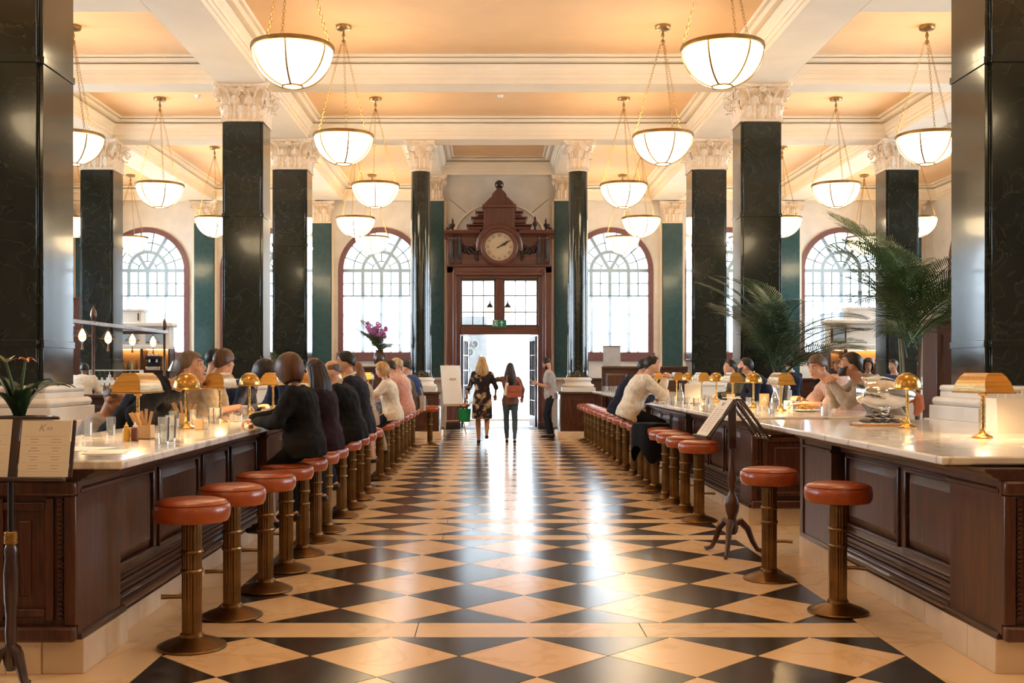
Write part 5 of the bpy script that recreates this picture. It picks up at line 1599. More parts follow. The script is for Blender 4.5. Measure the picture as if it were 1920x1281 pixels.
# ============================================================ PLANTS
def frond_mesh(L, arch, n, lw, ll, seed, droop=.5):
    q = random.Random(seed)
    m = MB()
    def R(t): return Vector((0, L*(t - .12*arch*t*t), L*arch*(.9*t - .95*t*t)))
    m.tube([R(k/12) for k in range(13)], [.011*(1 - .8*k/12) + .002 for k in range(13)], 5)
    st = MB()
    for k in range(n):
        t = .16 + .82*k/(n-1)
        p = R(t); tg = (R(min(1, t+.02)) - R(t-.02)).normalized()
        up = Vector((1,0,0)).cross(tg)
        for s in (-1, 1):
            side = Vector((s,0,0))
            d = (side*(1.0 - .25*t) + tg*(.35 + .75*t) + up*.25).normalized()
            l = ll*(.55 + .9*sin(pi*min(1, .1 + t*.88)))*q.uniform(.85, 1.1)*(.6 if t > .94 else 1)
            w = lw*q.uniform(.8, 1.15)
            nrm = d.cross(tg).normalized()*w/2 if abs(d.dot(tg)) < .98 else up*w/2
            wv = d.cross(nrm).normalized()*w/2
            p1 = p + d*l*.5 + Vector((0,0,-droop*l*.10)); p2 = p + d*l*.85 + Vector((0,0,-droop*l*.34)); p3 = p + d*l*1.0 + Vector((0,0,-droop*l*.55))
            st.add([p - wv*.35, p + wv*.35, p1 + wv, p1 - wv, p2 + wv*.6, p2 - wv*.6, p3], [(0,1,2,3),(3,2,4,5),(5,4,6)])
    b = len(m.v); m.v += st.v; m.f += [tuple(i + b for i in f) for f in st.f]
    return m.mesh('frond', 60)
def palm(x, y, h0, label, n, L, seed, trunk=1.0, pot=True, mat='leaf', el=(18, 78), ll=.30, spread=1.0):
    q = random.Random(seed)
    t = thing('potted_palm', label, 'plant', (x, y, 0))
    if pot:
        MB().lathe([(.20,0),(.26,.36),(.28,.38),(.28,.42),(.25,.42),(.24,.38),(.001,.38)], 24, caps=False).build('planter', M['terracotta'], t)
        MB().lathe([(.245,.385),(.001,.40)], 20, caps=False).build('soil', M['soil'], t)
    for k in range(4):
        a = k*1.57 + q.random(); r = .05 + .06*q.random()
        MB().tube([(r*cos(a), r*sin(a), .38),(r*cos(a)*1.3, r*sin(a)*1.3, .38 + trunk*.5),(r*cos(a)*1.9, r*sin(a)*1.9, .38 + trunk*(.85 + .15*q.random()))], [.032,.026,.018], 8).build('stem', M['bark' if k % 2 else 'stalk'], t)
    ms = [frond_mesh(L, q.uniform(.35, .75), 36, .017, ll, seed*10 + k) for k in range(4)]
    for k in range(n):
        az = k*2.399 + q.uniform(-.2, .2)
        e = radians(el[0] + (el[1] - el[0])*((k*.618) % 1.0))
        f = link('frond', ms[k % 4], M[mat], t)
        f.matrix_local = Matrix.Translation((.06*cos(az), .06*sin(az), h0*(.75 + .25*q.random()))) @ Matrix.Rotation(az, 4, 'Z') @ Matrix.Rotation(e*.75, 4, 'X') @ Matrix.Rotation(q.uniform(-.4, .4), 4, 'Y') @ Matrix.Diagonal((1, 1, 1, 1)) @ Matrix.Scale(q.uniform(.8, 1.1)*spread, 4)
    return t
palm(4.70, 17.6, 1.80, 'smaller feathery palm before the square column right of the aisle', 32, 1.68, 3, 1.0, True, 'leaf2', (10, 75))
palm(4.95, 12.7, 2.15, 'tall arching palm left of the big right column', 30, 1.50, 11, 1.55, True, 'leaf', (14, 84), .34)
palm(-4.5, 22.0, 1.25, 'palm glimpsed between the two left columns', 12, .9, 21, .7, True, 'leaf2', (30, 80))
# clivia in a dark bowl
t = thing('potted_clivia', 'strap-leaved clivia with two flowers in a dark bowl at far left', 'plant', (-2.44, 5.62, CT), 0)
MB().lathe([(.09,0),(.10,.02),(.13,.08),(.165,.16),(.175,.17),(.175,.185),(.16,.185),(.15,.165),(.001,.16)], 28, caps=False).build('bowl', M['darkwood'], t)
MB().lathe([(.15,.163),(.001,.172)], 18, caps=False).build('soil', M['soil'], t)
q = random.Random(4)
for k in range(15):
    a = k*2.399 + .3; L = q.uniform(.26, .40); out = q.uniform(.13, .30)
    def lf(u, v, a=a, L=L, out=out):
        s = u*2 - 1; w = .020*(.6 + .9*sin(pi*min(.97, .15 + .8*v)))*(1 - v**5)
        r = .015 + out*v**1.5; z = .165 + L*(v - .42*v**3*(out/.2))
        return (r*cos(a) - s*w*sin(a), r*sin(a) + s*w*cos(a), z + .006*s*s)
    MB().grid(lf, 4, 12).build('leaf', M['leaf2'], t)
for sx_, hz, mt, tx in ((-.06, .30, 'petal_w', -.07), (.02, .31, 'petal_o', .03)):
    st = MB().tube([(sx_*.3,0,.165),(sx_*.6,0,.165+hz*.6),(tx,0,.165+hz)], [.010,.009,.007], 8).build('flower_stalk', M['leaf'], t)
    for k in range(7):
        a = k*2*pi/7; el_ = .5 + .3*(k % 2)
        def pf(u, v, a=a, el_=el_):
            s = u*2-1; w = .011*sin(pi*min(.98, .1+.85*v)); r = .055*v*cos(el_) + .012*v*v; z = .165 + hz + .06*v*sin(el_) - .018*v**3*(2 if mt == 'petal_o' else .3)
            return (tx + r*cos(a) - s*w*sin(a), r*sin(a) + s*w*cos(a), z)
        MB().grid(pf, 3, 6).build('petal', M[mt], st)
# flower arrangement by the left round column
t = thing('flower_arrangement', 'tall vase of purple orchids and palm leaves left of the round column', 'flowers', (-2.45, 24.1, 1.583)); t.scale = (1.18, 1.0, 1.2)
MB().lathe([(.07,0),(.09,.02),(.12,.12),(.10,.22),(.07,.27),(.085,.30),(.07,.30),(.06,.27),(.001,.26)], 20, caps=False).build('vase', M['darkwood'], t)
q = random.Random(8)
ms = [frond_mesh(.72, q.uniform(.3, .6), 24, .016, .17, 80 + k) for k in range(3)]
for k in range(16):
    az = k*2.399; e = radians(15 + 60*((k*.618) % 1))
    f = link('frond', ms[k % 3], M['leaf'], t)
    f.matrix_local = Matrix.Translation((0, 0, .27)) @ Matrix.Rotation(az, 4, 'Z') @ Matrix.Rotation(e*.75, 4, 'X') @ Matrix.Scale(q.uniform(.7, 1.15)*(.55 if -sin(az) > .25 else 1), 4)
for k in range(5):
    a = k*1.3; r = .10 + .10*q.random(); tx, ty = r*cos(a) - .10, r*sin(a)*.5; h = .62 + .22*q.random()
    st = MB().tube([(0,0,.27),(tx*.6,ty*.6,h*.7),(tx,ty,h)], .007, 6).build('orchid_stem', M['leaf2'], t)
    for j in range(9):
        tt = .45 + .55*j/8; m = MB()
        c = Vector((tx*tt + q.uniform(-.05,.05), ty*tt + q.uniform(-.05,.05), h*(.35 + .65*tt)))
        for p in range(5):
            b = p*2*pi/5; m.ellipsoid(c + Vector((.026*cos(b), q.uniform(-.006,.006), .026*sin(b))), (.024,.008,.018), 7, 4)
        m.build('orchid_bloom', M['petal_p'], st)
# ============================================================ PEOPLE
def skin_mat(name, c): return pbr(name, c, tuple(x*.86 for x in c), rough=.5, scale=12, spec=.35)
SK = {'fair': skin_mat('fair_skin', (.62,.34,.22)), 'tan': skin_mat('tan_skin', (.50,.25,.15)), 'dark': skin_mat('brown_skin', (.16,.08,.05))}
def cloth(name, c, c2=None, scale=24, ramp=(.35,.65)): return pbr(name, c, c2 or tuple(x*.8 for x in c), rough=.85, scale=scale, bump=.06, bscale=90, sheen=(.15 if max(c) > .2 else 0), spec=.15, ramp=ramp)
CL = {'black': cloth('black_wool', (.010,.010,.012)), 'navy': cloth('navy_cloth', (.014,.016,.032)), 'suit': cloth('charcoal_suiting', (.018,.019,.026)), 'plum': cloth('dark_plum_knit', (.028,.016,.026)),
      'beige': cloth('beige_linen', (.46,.36,.26)), 'cream': cloth('cream_cotton', (.74,.64,.50)), 'white': cloth('white_cotton', (.80,.76,.70)), 'pink': cloth('pink_cotton', (.62,.30,.23)),
      'palepink': cloth('pale_pink_cotton', (.72,.47,.38)), 'taupe': cloth('taupe_cloth', (.13,.10,.085)), 'blue': cloth('blue_cotton', (.045,.075,.17)), 'greyshirt': cloth('grey_brown_shirt', (.34,.27,.21)),
      'greytee': cloth('grey_jersey', (.42,.38,.36)), 'denim': cloth('blue_denim', (.09,.15,.22)), 'jeans': cloth('dark_jeans', (.018,.022,.035)), 'tweed': cloth('patterned_beige_cloth', (.50,.40,.30), (.26,.19,.14), 40),
      'floral': cloth('dark_floral_dress', (.025,.016,.016), (.52,.36,.20), 7, (.50,.62)), 'brownjacket': cloth('brown_jacket', (.20,.10,.08)), 'olive': cloth('olive_cloth', (.10,.085,.05)), 'shoe': pbr('dark_shoe_leather', (.015,.011,.010), rough=.35)}
def hairmat(name, c): return pbr(name, c, tuple(x*.5 for x in c), rough=.45, scale=30, stretch=(1,1,.12), bump=.35, spec=.4, detail=3)
HR = {'brown': hairmat('chestnut_hair', (.10,.040,.016)), 'black': hairmat('black_hair', (.009,.007,.007)), 'grey': hairmat('greying_brown_hair', (.15,.09,.055)), 'blonde': hairmat('blonde_hair', (.52,.29,.10)),
      'light': hairmat('light_brown_hair', (.22,.10,.042)), 'pale': hairmat('pale_blonde_hair', (.58,.42,.24)), 'darkbrown': hairmat('dark_brown_hair', (.025,.013,.009))}
M['lips'] = pbr('lips', (.36,.12,.09), rough=.4); M['eyewhite'] = pbr('eye_white', (.75,.72,.68), rough=.2); M['iris'] = pbr('dark_iris', (.03,.02,.015), rough=.1)

FOLD = bpy.data.textures.new('cloth_folds', 'CLOUDS'); FOLD.noise_scale = .11; FOLD.noise_depth = 2
def ik(a, b, l1, l2, pole):
    a, b = Vector(a), Vector(b)
    d = b - a; L = min(d.length, (l1 + l2)*.995); u = d.normalized()
    b = a + u*L
    x = (l1*l1 - l2*l2 + L*L)/(2*L)
    h = sqrt(max(0, l1*l1 - x*x))
    p = Vector(pole); p = p - u*p.dot(u)
    if p.length < 1e-4: p = Vector((0,0,1)) - u*u.z
    return a + u*x + p.normalized()*h, b
def loft(mb, rings, n=18):
    vs, fs = [], []
    for c, xa, ya, rx, ry in rings:
        for i in range(n):
            a = 2*pi*i/n
            ca, sa = cos(a), sin(a)
            e = .85
            vs.append(c + xa*(rx*(abs(ca)**e)*(1 if ca >= 0 else -1)) + ya*(ry*(abs(sa)**e)*(1 if sa >= 0 else -1)))
    for j in range(len(rings)-1):
        for i in range(n):
            i2 = (i+1) % n
            fs.append((j*n+i, j*n+i2, (j+1)*n+i2, (j+1)*n+i))
    fs.append(tuple(range(n-1,-1,-1))); k = (len(rings)-1)*n; fs.append(tuple(k+i for i in range(n)))
    mb.add(vs, fs)
def hand(mb, w, d, nrm, side, curl, s=1.0):
    d = Vector(d).normalized(); nrm = Vector(nrm); nrm = (nrm - d*nrm.dot(d)).normalized()
    lat = d.cross(nrm)*side
    w = Vector(w)
    lens = (.92, 1.0, .95, .76)
    for i in range(4):
        k = w + d*.088*s*(1 - .03*abs(i-1.3)) + lat*(i-1.5)*.0205*s
        mb.capsule(w + d*.012*s + lat*(i-1.5)*.012*s, k, .0145*s, .0115*s, 8)
        a = curl*.55; p = k
        for seg in (.042, .027, .022):
            q = p + (d*cos(a) + nrm*sin(a))*seg*lens[i]*s
            mb.capsule(p, q, .0095*s, .0082*s, 8); p = q; a += curl
    b = w + d*.028*s - lat*.026*s
    q1 = b + (d*.60 - lat*.62 + nrm*.35).normalized()*.042*s
    q2 = q1 + (d*.85 - lat*.15 + nrm*.50).normalized()*.030*s
    mb.capsule(w + d*.01*s, b, .013*s, .0125*s, 8); mb.capsule(b, q1, .0125*s, .0105*s, 8); mb.capsule(q1, q2, .0105*s, .0085*s, 8)
HAIRST = {   # front, side, back limits of the hair in degrees from the crown, fullness, start
    'short': (64, 97, 128, .10, 0), 'fringe': (68, 99, 130, .17, 0), 'bob': (62, 138, 142, .40, 0), 'fullbob': (64, 150, 146, .72, 0), 'long': (58, 100, 104, .10, 0), 'bald': (70, 92, 126, .015, 1)}
def hair_mesh(style, drop, seed, push=.085):
    fr, sd, bk, vol, bald = HAIRST[style]
    m = MB(); nu, nv = 40, 12
    def lim(a):
        t = (1 - cos(a))/2                      # 0 front .. 1 back
        if t < .5:
            k = max(0, min(1, (t - .10)/.26)); k = k*k*(3-2*k)
            return fr + (sd - fr)*k
        k = (t - .5)*2
        return sd + (bk - sd)*k
    def pt(a, th, v, extra=0):
        f = 1 + vol*(.35 + .65*(th/140)**1.3) + extra + .014*sin(a*17 + seed + th*.05) + .011*sin(a*31 + th*.2) + .016*sin(a*5 + th*.11 + seed*2)
        if 'bob' in style and th > 122: f -= .004*(th - 122)
        r = radians(th)
        zs = 1.0 if 'bob' not in style or th < 80 else 1 + .22*min(1, (th - 80)/50)
        return Vector((.079*f*sin(r)*sin(a), -.014 + .099*f*sin(r)*cos(a), .020 + .101*f*cos(r)*zs))
    def surf(u, v):
        a = 2*pi*u
        L = lim(a)
        if bald:
            t = (1 - cos(a))/2
            s0 = 30 + (38 if t < .25 else 30) if t < .5 else 60
            if t < .22: s0 = L - 1
            th = s0 + (L - s0)*min(1, v*1.12)
            return pt(a, th, v, -.05 if v > .9 else 0)
        th = L*min(1, v*1.1)
        return pt(a, th, v, -.07 if v > .92 else 0)
    m.grid(surf, nu, nv, cu=True)
    if drop:
        def fall(u, v):
            a = pi + (u*2 - 1)*radians(112)
            p = pt(a, 78, 0)
            w = v**.8
            q = abs(u*2 - 1)
            p = Vector((p.x*(1 + .75*sin(min(1, v*1.3)*1.57) + .05*sin(v*5)), p.y - push*sin(1.57*min(1, v*1.6))*(1 - .35*q) + .035*v*v, p.z - drop*w*(1 - .18*q*q) ))
            return p + Vector((.004*sin(u*90), .004*cos(u*70 + v*3), 0))
        m.grid(fall, 36, 14)
        m.grid(lambda u, v: fall(1-u, v)*.93 + Vector((0, .012, -.002)), 24, 8)
    return m.mesh('hair', 0)

NP = [0]
def person(label, x, y, rz, pz=None, lean=15, hand_l=None, hand_r=None, foot_l=None, foot_r=None, s=1.0, sex='m', top='black', sleeve='long', puff=.016, bottom='jeans',
           legs='trousers', skin='fair', hair=('short', 'black'), drop=0, yaw=0, pitch=0, face=False, beard=None, sit=True, vox=None, hem=.10, collar=None, curl=.5, palm=((0,0,-1),(0,0,-1)), shoe='shoe', side_lean=0, ht=None, wd=1.0):
    NP[0] += 1
    vox = vox or (.0105 if y < 11.5 else .0135 if y < 17 else .017)
    vox *= 1.0
    t = thing('person', label, 'person', (x, y, 0), rz)
    if pz is None: pz = .924 if sit else .93*s
    A = radians(lean)
    if ht: s = (ht - pz)/(.28*cos(.75*A) + .25*cos(1.2*A) + .155*cos(.75*A + .18) + .112)
    sw = s*wd
    Pv = Vector((0, 0, pz))
    d1 = Vector((side_lean*.5, sin(A*.75), cos(A*.75))).normalized(); d2 = Vector((side_lean, sin(A*1.2), cos(A*1.2))).normalized(); d3 = Vector((side_lean*.6, sin(A*.75 + .18), cos(A*.75 + .18))).normalized()
    C = Pv + d1*.28*s; N = C + d2*.25*s
    H = N + d3*.155*s
    fw = lambda d: Vector((0, d.z, -d.y)).normalized()
    X = Vector((1, 0, 0))
    wf = 1.0 if sex == 'm' else .90
    hip = 1.0 if sex == 'm' else 1.04
    def torso(e, low=-.09, flare=0):
        r = [(Pv + d1*low, d1, .150*hip*sw + e + flare, .112*sw + e + flare), (Pv + d1*.0, d1, .168*hip*sw + e + flare*.6, .122*sw + e + flare*.6), (Pv + d1*.10*s, d1, .152*wf*sw + e, .112*sw + e), (Pv + d1*.19*s, d1, .142*wf*sw + e, .105*sw + e),
             (C + d2*.0, (d1+d2).normalized(), .160*wf*sw + e, .116*sw + e), (C + d2*.09*s, d2, .186*wf*sw + e, .118*sw + e), (C + d2*.16*s, d2, .194*wf*sw + e, .100*sw + e), (C + d2*.205*s, d2, .150*wf*sw + e*.9, .078*s + e*.8), (C + d2*.238*s, d2, .072*s + e*.6, .062*s + e*.6)]
        return [(c, X, fw(d), a, b) for c, d, a, b in r]
    sh = [C + d2*.178*s + X*k*.182*wf*sw for k in (-1, 1)]
    hp = [Pv + X*k*.088*s + Vector((0, 0, -.02)) for k in (-1, 1)]
    tg = []
    for k, h_ in ((0, hand_l), (1, hand_r)):
        sg = (-1, 1)[k]
        if h_ is None: h_ = (sg*.12, .44, 1.09) if sit else (sg*.24, .06, pz - .14)
        tg.append(Vector(h_))
    el, wr = [], []
    for k in (0, 1):
        sg = (-1, 1)[k]
        e, w = ik(sh[k], tg[k], .285*s, .255*s, (sg*.75, -.35, -.8) if sit else (sg*.35, -.8, -.25))
        el.append(e); wr.append(w)
    kn, an = [], []
    for k, f_ in ((0, foot_l), (1, foot_r)):
        sg = (-1, 1)[k]
        if f_ is None: f_ = (sg*.10, .26, .36) if sit else (sg*.10, 0, .085)
        kk, aa = ik(hp[k], f_, .43*s, .42*s, (sg*.05, 1, .15))
        kn.append(kk); an.append(aa)
    HM = Matrix.Rotation(radians(yaw), 3, 'Z') @ Matrix.Rotation(-radians(pitch) - A*.35, 3, 'X')
    hs = .97*s if sex == 'f' else s
    hv = lambda p: H + HM @ (Vector(p)*hs)
    hM = Matrix.Translation(H) @ HM.to_4x4() @ Matrix.Scale(hs, 4)
    # --- one continuous body
    b = MB(); loft(b, torso(0))
    b.capsule(N - d3*.05, hv((0, -.02, -.05)), .058*s*(1 if sex == 'm' else .86), .052*s*(1 if sex == 'm' else .86), 12)
    b.ellipsoid(hv((0,-.014,.020)), (.076*hs,.096*hs,.097*hs), 16, 10, HM); b.ellipsoid(hv((0,.020,-.034)), (.060*hs,.070*hs,.080*hs), 14, 9, HM)
    b.ellipsoid(hv((0,.046,-.086)), (.038*hs,.040*hs,.030*hs), 12, 7, HM)
    b.capsule(hv((0,.082,.016)), hv((0,.099,-.024)), .008*hs, .0125*hs, 8); b.capsule(hv((-.034,.076,.030)), hv((.034,.076,.030)), .013*hs, .013*hs, 8)
    for k in (-1, 1): b.ellipsoid(hv((k*.077,-.008,-.012)), (.011*hs,.023*hs,.033*hs), 10, 6, HM); b.ellipsoid(hv((k*.036,.060,-.022)), (.022*hs,.022*hs,.020*hs), 8, 6, HM)
    af = 1.0 if sex == 'm' else .84
    for k in (0, 1):
        b.capsule(sh[k], el[k], .052*s*af, .041*s*af); b.capsule(el[k], wr[k], .041*s*af, .027*s*af)
        b.capsule(hp[k], kn[k], .085*s, .056*s); b.capsule(kn[k] + (an[k]-kn[k])*.25, an[k], .056*s, .036*s); b.capsule(kn[k], kn[k] + (an[k]-kn[k])*.3, .052*s, .056*s)
        b.capsule(an[k] + Vector((0,-.03,-.035)), an[k] + Vector((0,.15*s,-.055)), .036*s, .026*s)
    me = remesh(b, vox, 3)
    hb = MB()
    for k in (0, 1):
        d = (wr[k] - el[k]).normalized()
        hand(hb, wr[k] - d*.012, d + Vector(palm[k])*.12, palm[k], (1, -1)[k], curl, s*(1.0 if sex == 'm' else .9))
    hm = remesh(hb, .0046 if y < 12 else .0066, 2)
    bm = bmesh.new(); bm.from_mesh(me); bm.from_mesh(hm); bm.to_mesh(me); bm.free(); bpy.data.meshes.remove(hm)
    link('body', me, SK[skin], t)
    # --- clothing
    c = MB(); low = -hem if sit else -.10 if legs != 'dress' else -.05
    loft(c, torso(puff, low, .012 if sit else .004))
    ae = puff*.75
    for k in (0, 1):
        if sleeve == 'long':
            c.capsule(sh[k], el[k], .056*s*af + ae, .045*s*af + ae); c.capsule(el[k], el[k] + (wr[k]-el[k])*.93, .045*s*af + ae, .032*s*af + ae*.8)
        elif sleeve == 'half':
            c.capsule(sh[k], el[k] + (wr[k]-el[k])*.1, .056*s*af + ae, .046*s*af + ae)
        elif sleeve == 'short':
            c.capsule(sh[k], sh[k] + (el[k]-sh[k])*.62, .058*s*af + ae, .052*s*af + ae*1.2)
        else: c.capsule(sh[k], sh[k] + (el[k]-sh[k])*.12, .055*s*af + ae, .05*s*af)
    link('top' if legs != 'dress' else 'dress_bodice', remesh(c, vox, 3, .042), CL[top], t)
    l = MB(); e = .012
    if legs in ('trousers', 'leggings', 'shorts'):
        e = .012 if legs != 'leggings' else .005
        loft(l, [r for r in torso(e + .004, -.09)][:3])
        for k in (0, 1):
            l.capsule(hp[k], kn[k], .088*s + e, .059*s + e)
            if legs != 'shorts': l.capsule(kn[k], kn[k] + (an[k]-kn[k])*.25, .058*s + e, .058*s + e); l.capsule(kn[k] + (an[k]-kn[k])*.25, an[k] + (kn[k]-an[k])*.06, .058*s + e, (.045 if legs == 'trousers' else .038)*s + e)
    else:
        if sit:
            loft(l, [r for r in torso(.016, -.09)][:3])
            for k in (0, 1): l.capsule(hp[k], kn[k], .096*s, .072*s)
            l.capsule((hp[0]+hp[1])/2, (kn[0]+kn[1])/2, .085*s, .066*s)
        else:
            zh = hem if legs == 'dress' else .5
            rr_ = [(Vector((0,0,zh)), .205*s, .165*s), (Vector((0,0,zh+.12)), .20*s, .155*s), (Vector((0,0,pz-.12)), .195*s, .145*s), (Vector((0,0,pz+.02)), .182*s, .135*s), (Vector((0,0,pz+.14)), .152*s, .118*s)]
            loft(l, [(q, X, Vector((0,1,0)), a, b_) for q, a, b_ in rr_], 24)
    link('skirt' if legs in ('skirt', 'dress') else 'trousers', remesh(l, vox, 3, .018), CL[top if legs == 'dress' else bottom], t)
    for k in (0, 1):
        f = MB(); o = an[k]
        f.capsule(o + Vector((0,-.035,-.045)), o + Vector((0,.09*s,-.055)), .040*s, .042*s); f.capsule(o + Vector((0,.09*s,-.055)), o + Vector((0,.165*s,-.062)), .042*s, .026*s)
        link('shoe', remesh(f, .009, 2), CL[shoe], t)
    hm = hair_mesh(hair[0], drop, NP[0], .04 if sit else .085); hm.transform(hM)
    hm.polygons.foreach_set('use_smooth', [True]*len(hm.polygons))
    link('hair', hm, HR[hair[1]], t)
    if beard:
        m = MB()
        def bf(u, v):
            a = (u*2 - 1)*1.45
            q = abs(u*2 - 1)
            z = -.050 - .075*v + .035*q*q*(1 - v*.6)
            k = sin(pi*min(1, max(0, v)))
            return hv((.066*sin(a)*(1 - .20*v), .018 + .071*cos(a)*(1 - .10*v) + .008*k, z))
        m.grid(bf, 20, 7)
        m.grid(lambda u, v: hv((.032*(u*2-1), .093 - .012*(u*2-1)**2 - .004*(v*2-1)**2, -.038 - .012*v - .006*(u*2-1)**2)), 8, 3)
        m.build('beard', HR[beard], t, sharp=0)
    if face:
        for k in (-1, 1):
            ey = MB().ellipsoid(hv((k*.030,.0765,.010)), (.0125*hs,.008*hs,.0070*hs), 10, 6, HM).build('eye', M['eyewhite'], t)
            MB().ellipsoid(hv((k*.030,.0830,.010)), (.0056*hs,.0026*hs,.0056*hs), 8, 5, HM).build('iris', M['iris'], ey)
            MB().capsule(hv((k*.016,.090,.034)), hv((k*.050,.080,.037)), .0042*hs, .0036*hs, 6).build('eyebrow', HR[hair[1]], t)
        MB().ellipsoid(hv((0,.087,-.060)), (.023*hs,.007*hs,.0065*hs), 12, 6, HM).build('lips', M['lips'], t)
    if collar:
        m = MB(); cc = C + d2*.232*s
        m.tube([cc + X*(.072*s*cos(a)) + fw(d2)*(.066*s*sin(a)) + d2*(.016 - .02*sin(a)) for a in [2*pi*i/20 for i in range(20)]], .014, 6, True)
        m.build('collar', CL[collar], t)
    return t, wr, el, H
R90, L90 = pi/2, -pi/2
XL = -1.40
# ---- left row, sitting at the bar with their backs to the aisle
person('woman with a chestnut bob in a black cardigan leaning on the left bar', -1.36, 7.97, R90, lean=11, sex='f', s=1.02, top='black', puff=.034, hair=('fullbob', 'brown'), yaw=-40, pitch=12, hand_l=(-.10, .33, 1.085), hand_r=(.16, .42, 1.10), bottom='black', legs='skirt', hem=.10, palm=((.3,0,-1),(0,0,-1)), curl=.7, ht=1.57, wd=1.16)
person('woman with long dark hair in a plum top at the left bar', -1.3, 8.66, R90, lean=9, sex='f', s=1.0, top='plum', puff=.024, hair=('long', 'darkbrown'), drop=.36, yaw=-20, pitch=8, bottom='black', legs='trousers', ht=1.548, wd=1.08)
person('balding man in a black jacket hunched over the left bar', -1.26, 9.86, R90, lean=18, s=1.03, top='black', puff=.034, hair=('bald', 'grey'), yaw=12, pitch=6, face=True, collar='beige', bottom='black', hem=.10, ht=1.55, wd=1.1)
person('dark-haired man in a charcoal suit turned in profile at the left bar', -1.3, 10.9, R90, lean=13, s=1.06, top='suit', puff=.03, hair=('short', 'black'), yaw=4, pitch=-2, face=True, collar='white', bottom='suit', hem=.10, ht=1.654, wd=1.04)
person('woman with long light-brown hair in a patterned beige top', XL, 12.4, R90, lean=13, sex='f', top='tweed', puff=.024, hair=('long', 'light'), drop=.34, yaw=-10, bottom='beige', hem=.10, ht=1.56, wd=1.05)
person('blonde woman with a bob in a cream short-sleeved top', -1.25, 14.0, R90, lean=14, sex='f', s=1.03, top='cream', puff=.022, sleeve='short', hair=('bob', 'blonde'), yaw=25, pitch=10, face=True, bottom='navy', legs='skirt', hem=.10, ht=1.574, wd=1.05)
person('dark-haired man in a salmon pink shirt, back to the aisle', -1.25, 15.6, R90, lean=18, s=1.03, top='pink', puff=.03, hair=('short', 'darkbrown'), yaw=-6, bottom='beige', hem=.10, ht=1.62, wd=1.06)
person('pale blonde woman in a pale pink top beyond the salmon shirt', -1.28, 16.5, R90, lean=12, sex='f', s=1.05, top='palepink', puff=.026, hair=('fringe', 'pale'), yaw=5, bottom='beige', hem=.10, ht=1.66)
person('figure in a taupe jacket leaning over the left bar', -1.26, 17.5, R90, lean=24, s=1.02, top='taupe', puff=.036, hair=('short', 'light'), yaw=0, bottom='jeans', hem=.10, ht=1.6, wd=1.05)
person('man in a blue shirt, last but one along the left bar', -1.26, 19.2, R90, lean=20, s=1.06, top='blue', puff=.028, hair=('short', 'black'), yaw=0, bottom='jeans', hem=.10, ht=1.64)
# ---- beyond the left bar, facing the aisle
person('grey-haired man in a black jacket leaning over the left bar', -2.97, 8.75, L90, lean=47, s=1.06, top='black', puff=.03, hair=('fringe', 'grey'), yaw=-8, pitch=-30, face=True, hand_l=(-.16, .46, 1.09), hand_r=(.20, .40, 1.09), bottom='black', ht=1.61, foot_l=(-.1,-.14,.36), foot_r=(.1,-.14,.36))
person('brown-haired man in a beige shirt turned away beyond the left bar', -2.9, 10.4, L90, lean=30, s=1.06, top='beige', puff=.026, hair=('fringe', 'brown'), yaw=62, pitch=-10, hand_r=(.10, .52, 1.12), bottom='jeans', sleeve='half', ht=1.665, foot_l=(-.1,-.14,.36), foot_r=(.1,-.14,.36))
person('dark-haired man showing only his head behind the beige shirt', -3.15, 12.0, L90, lean=8, s=1.08, top='white', hair=('short', 'black'), yaw=30, face=True, ht=1.7)
person('dark-haired woman in a navy top bowed over the left bar', -2.9, 11.5, L90, lean=46, sex='f', s=1.0, top='navy', hair=('bob', 'darkbrown'), yaw=-25, pitch=25, hand_l=(-.1, .46, 1.09), ht=1.568, foot_l=(-.1,-.14,.36), foot_r=(.1,-.14,.36))
person('dark-haired man beyond the left bar, behind the bald man', -3.12, 15.4, L90, lean=26, s=1.06, top='navy', hair=('short', 'black'), yaw=10, face=True, ht=1.67, foot_l=(-.1,-.14,.36), foot_r=(.1,-.14,.36))
person('brown-haired woman beyond the left bar, left of the suited man', -3.12, 17.3, L90, lean=28, sex='f', s=1.06, top='cream', hair=('bob', 'light'), yaw=-10, face=True, ht=1.66, foot_l=(-.1,-.14,.36), foot_r=(.1,-.14,.36))
person('blonde woman facing the aisle far along the left bar', -3.12, 20.6, L90, lean=24, sex='f', s=1.04, top='white', hair=('bob', 'blonde'), yaw=-20, face=True, ht=1.63, foot_l=(-.1,-.14,.36), foot_r=(.1,-.14,.36))
LOW = []
def low_chair(x, y, rz, label):
    t = thing('chair', label, 'chair', (x, y, 0), rz)
    MB().box(-.21,.21,-.20,.22,.42,.46).build('seat', M['mahogany'], t, bevel=.012)
    for a in (-.18,.18):
        for b in (-.17,.19): MB().tube([(a,b,.42),(a*1.06,b*1.08,0)], [.018,.014], 8).build('leg', M['mahogany'], t)
    MB().box(-.20,.20,-.22,-.195,.62,.88).build('backrest', M['mahogany'], t, bevel=.008)
    for a in (-.18,.18): MB().tube([(a,-.19,.44),(a,-.21,.88)], .014, 8).build('back_post', M['mahogany'], t)
low_chair(-3.45, 9.15, L90, 'low wooden chair under the stooping man left of the bar')
person('stooping man in a pale grey shirt on a low chair left of the bar', -3.45, 9.15, L90, pz=.585, lean=24, s=1.03, top='greytee', puff=.03, hair=('bald', 'grey'), skin='tan', yaw=-12, pitch=18, face=True, hand_l=(-.16, .40, .74), hand_r=(.16, .42, .70), foot_l=(-.12,.40,.085), foot_r=(.12,.40,.085), bottom='jeans')
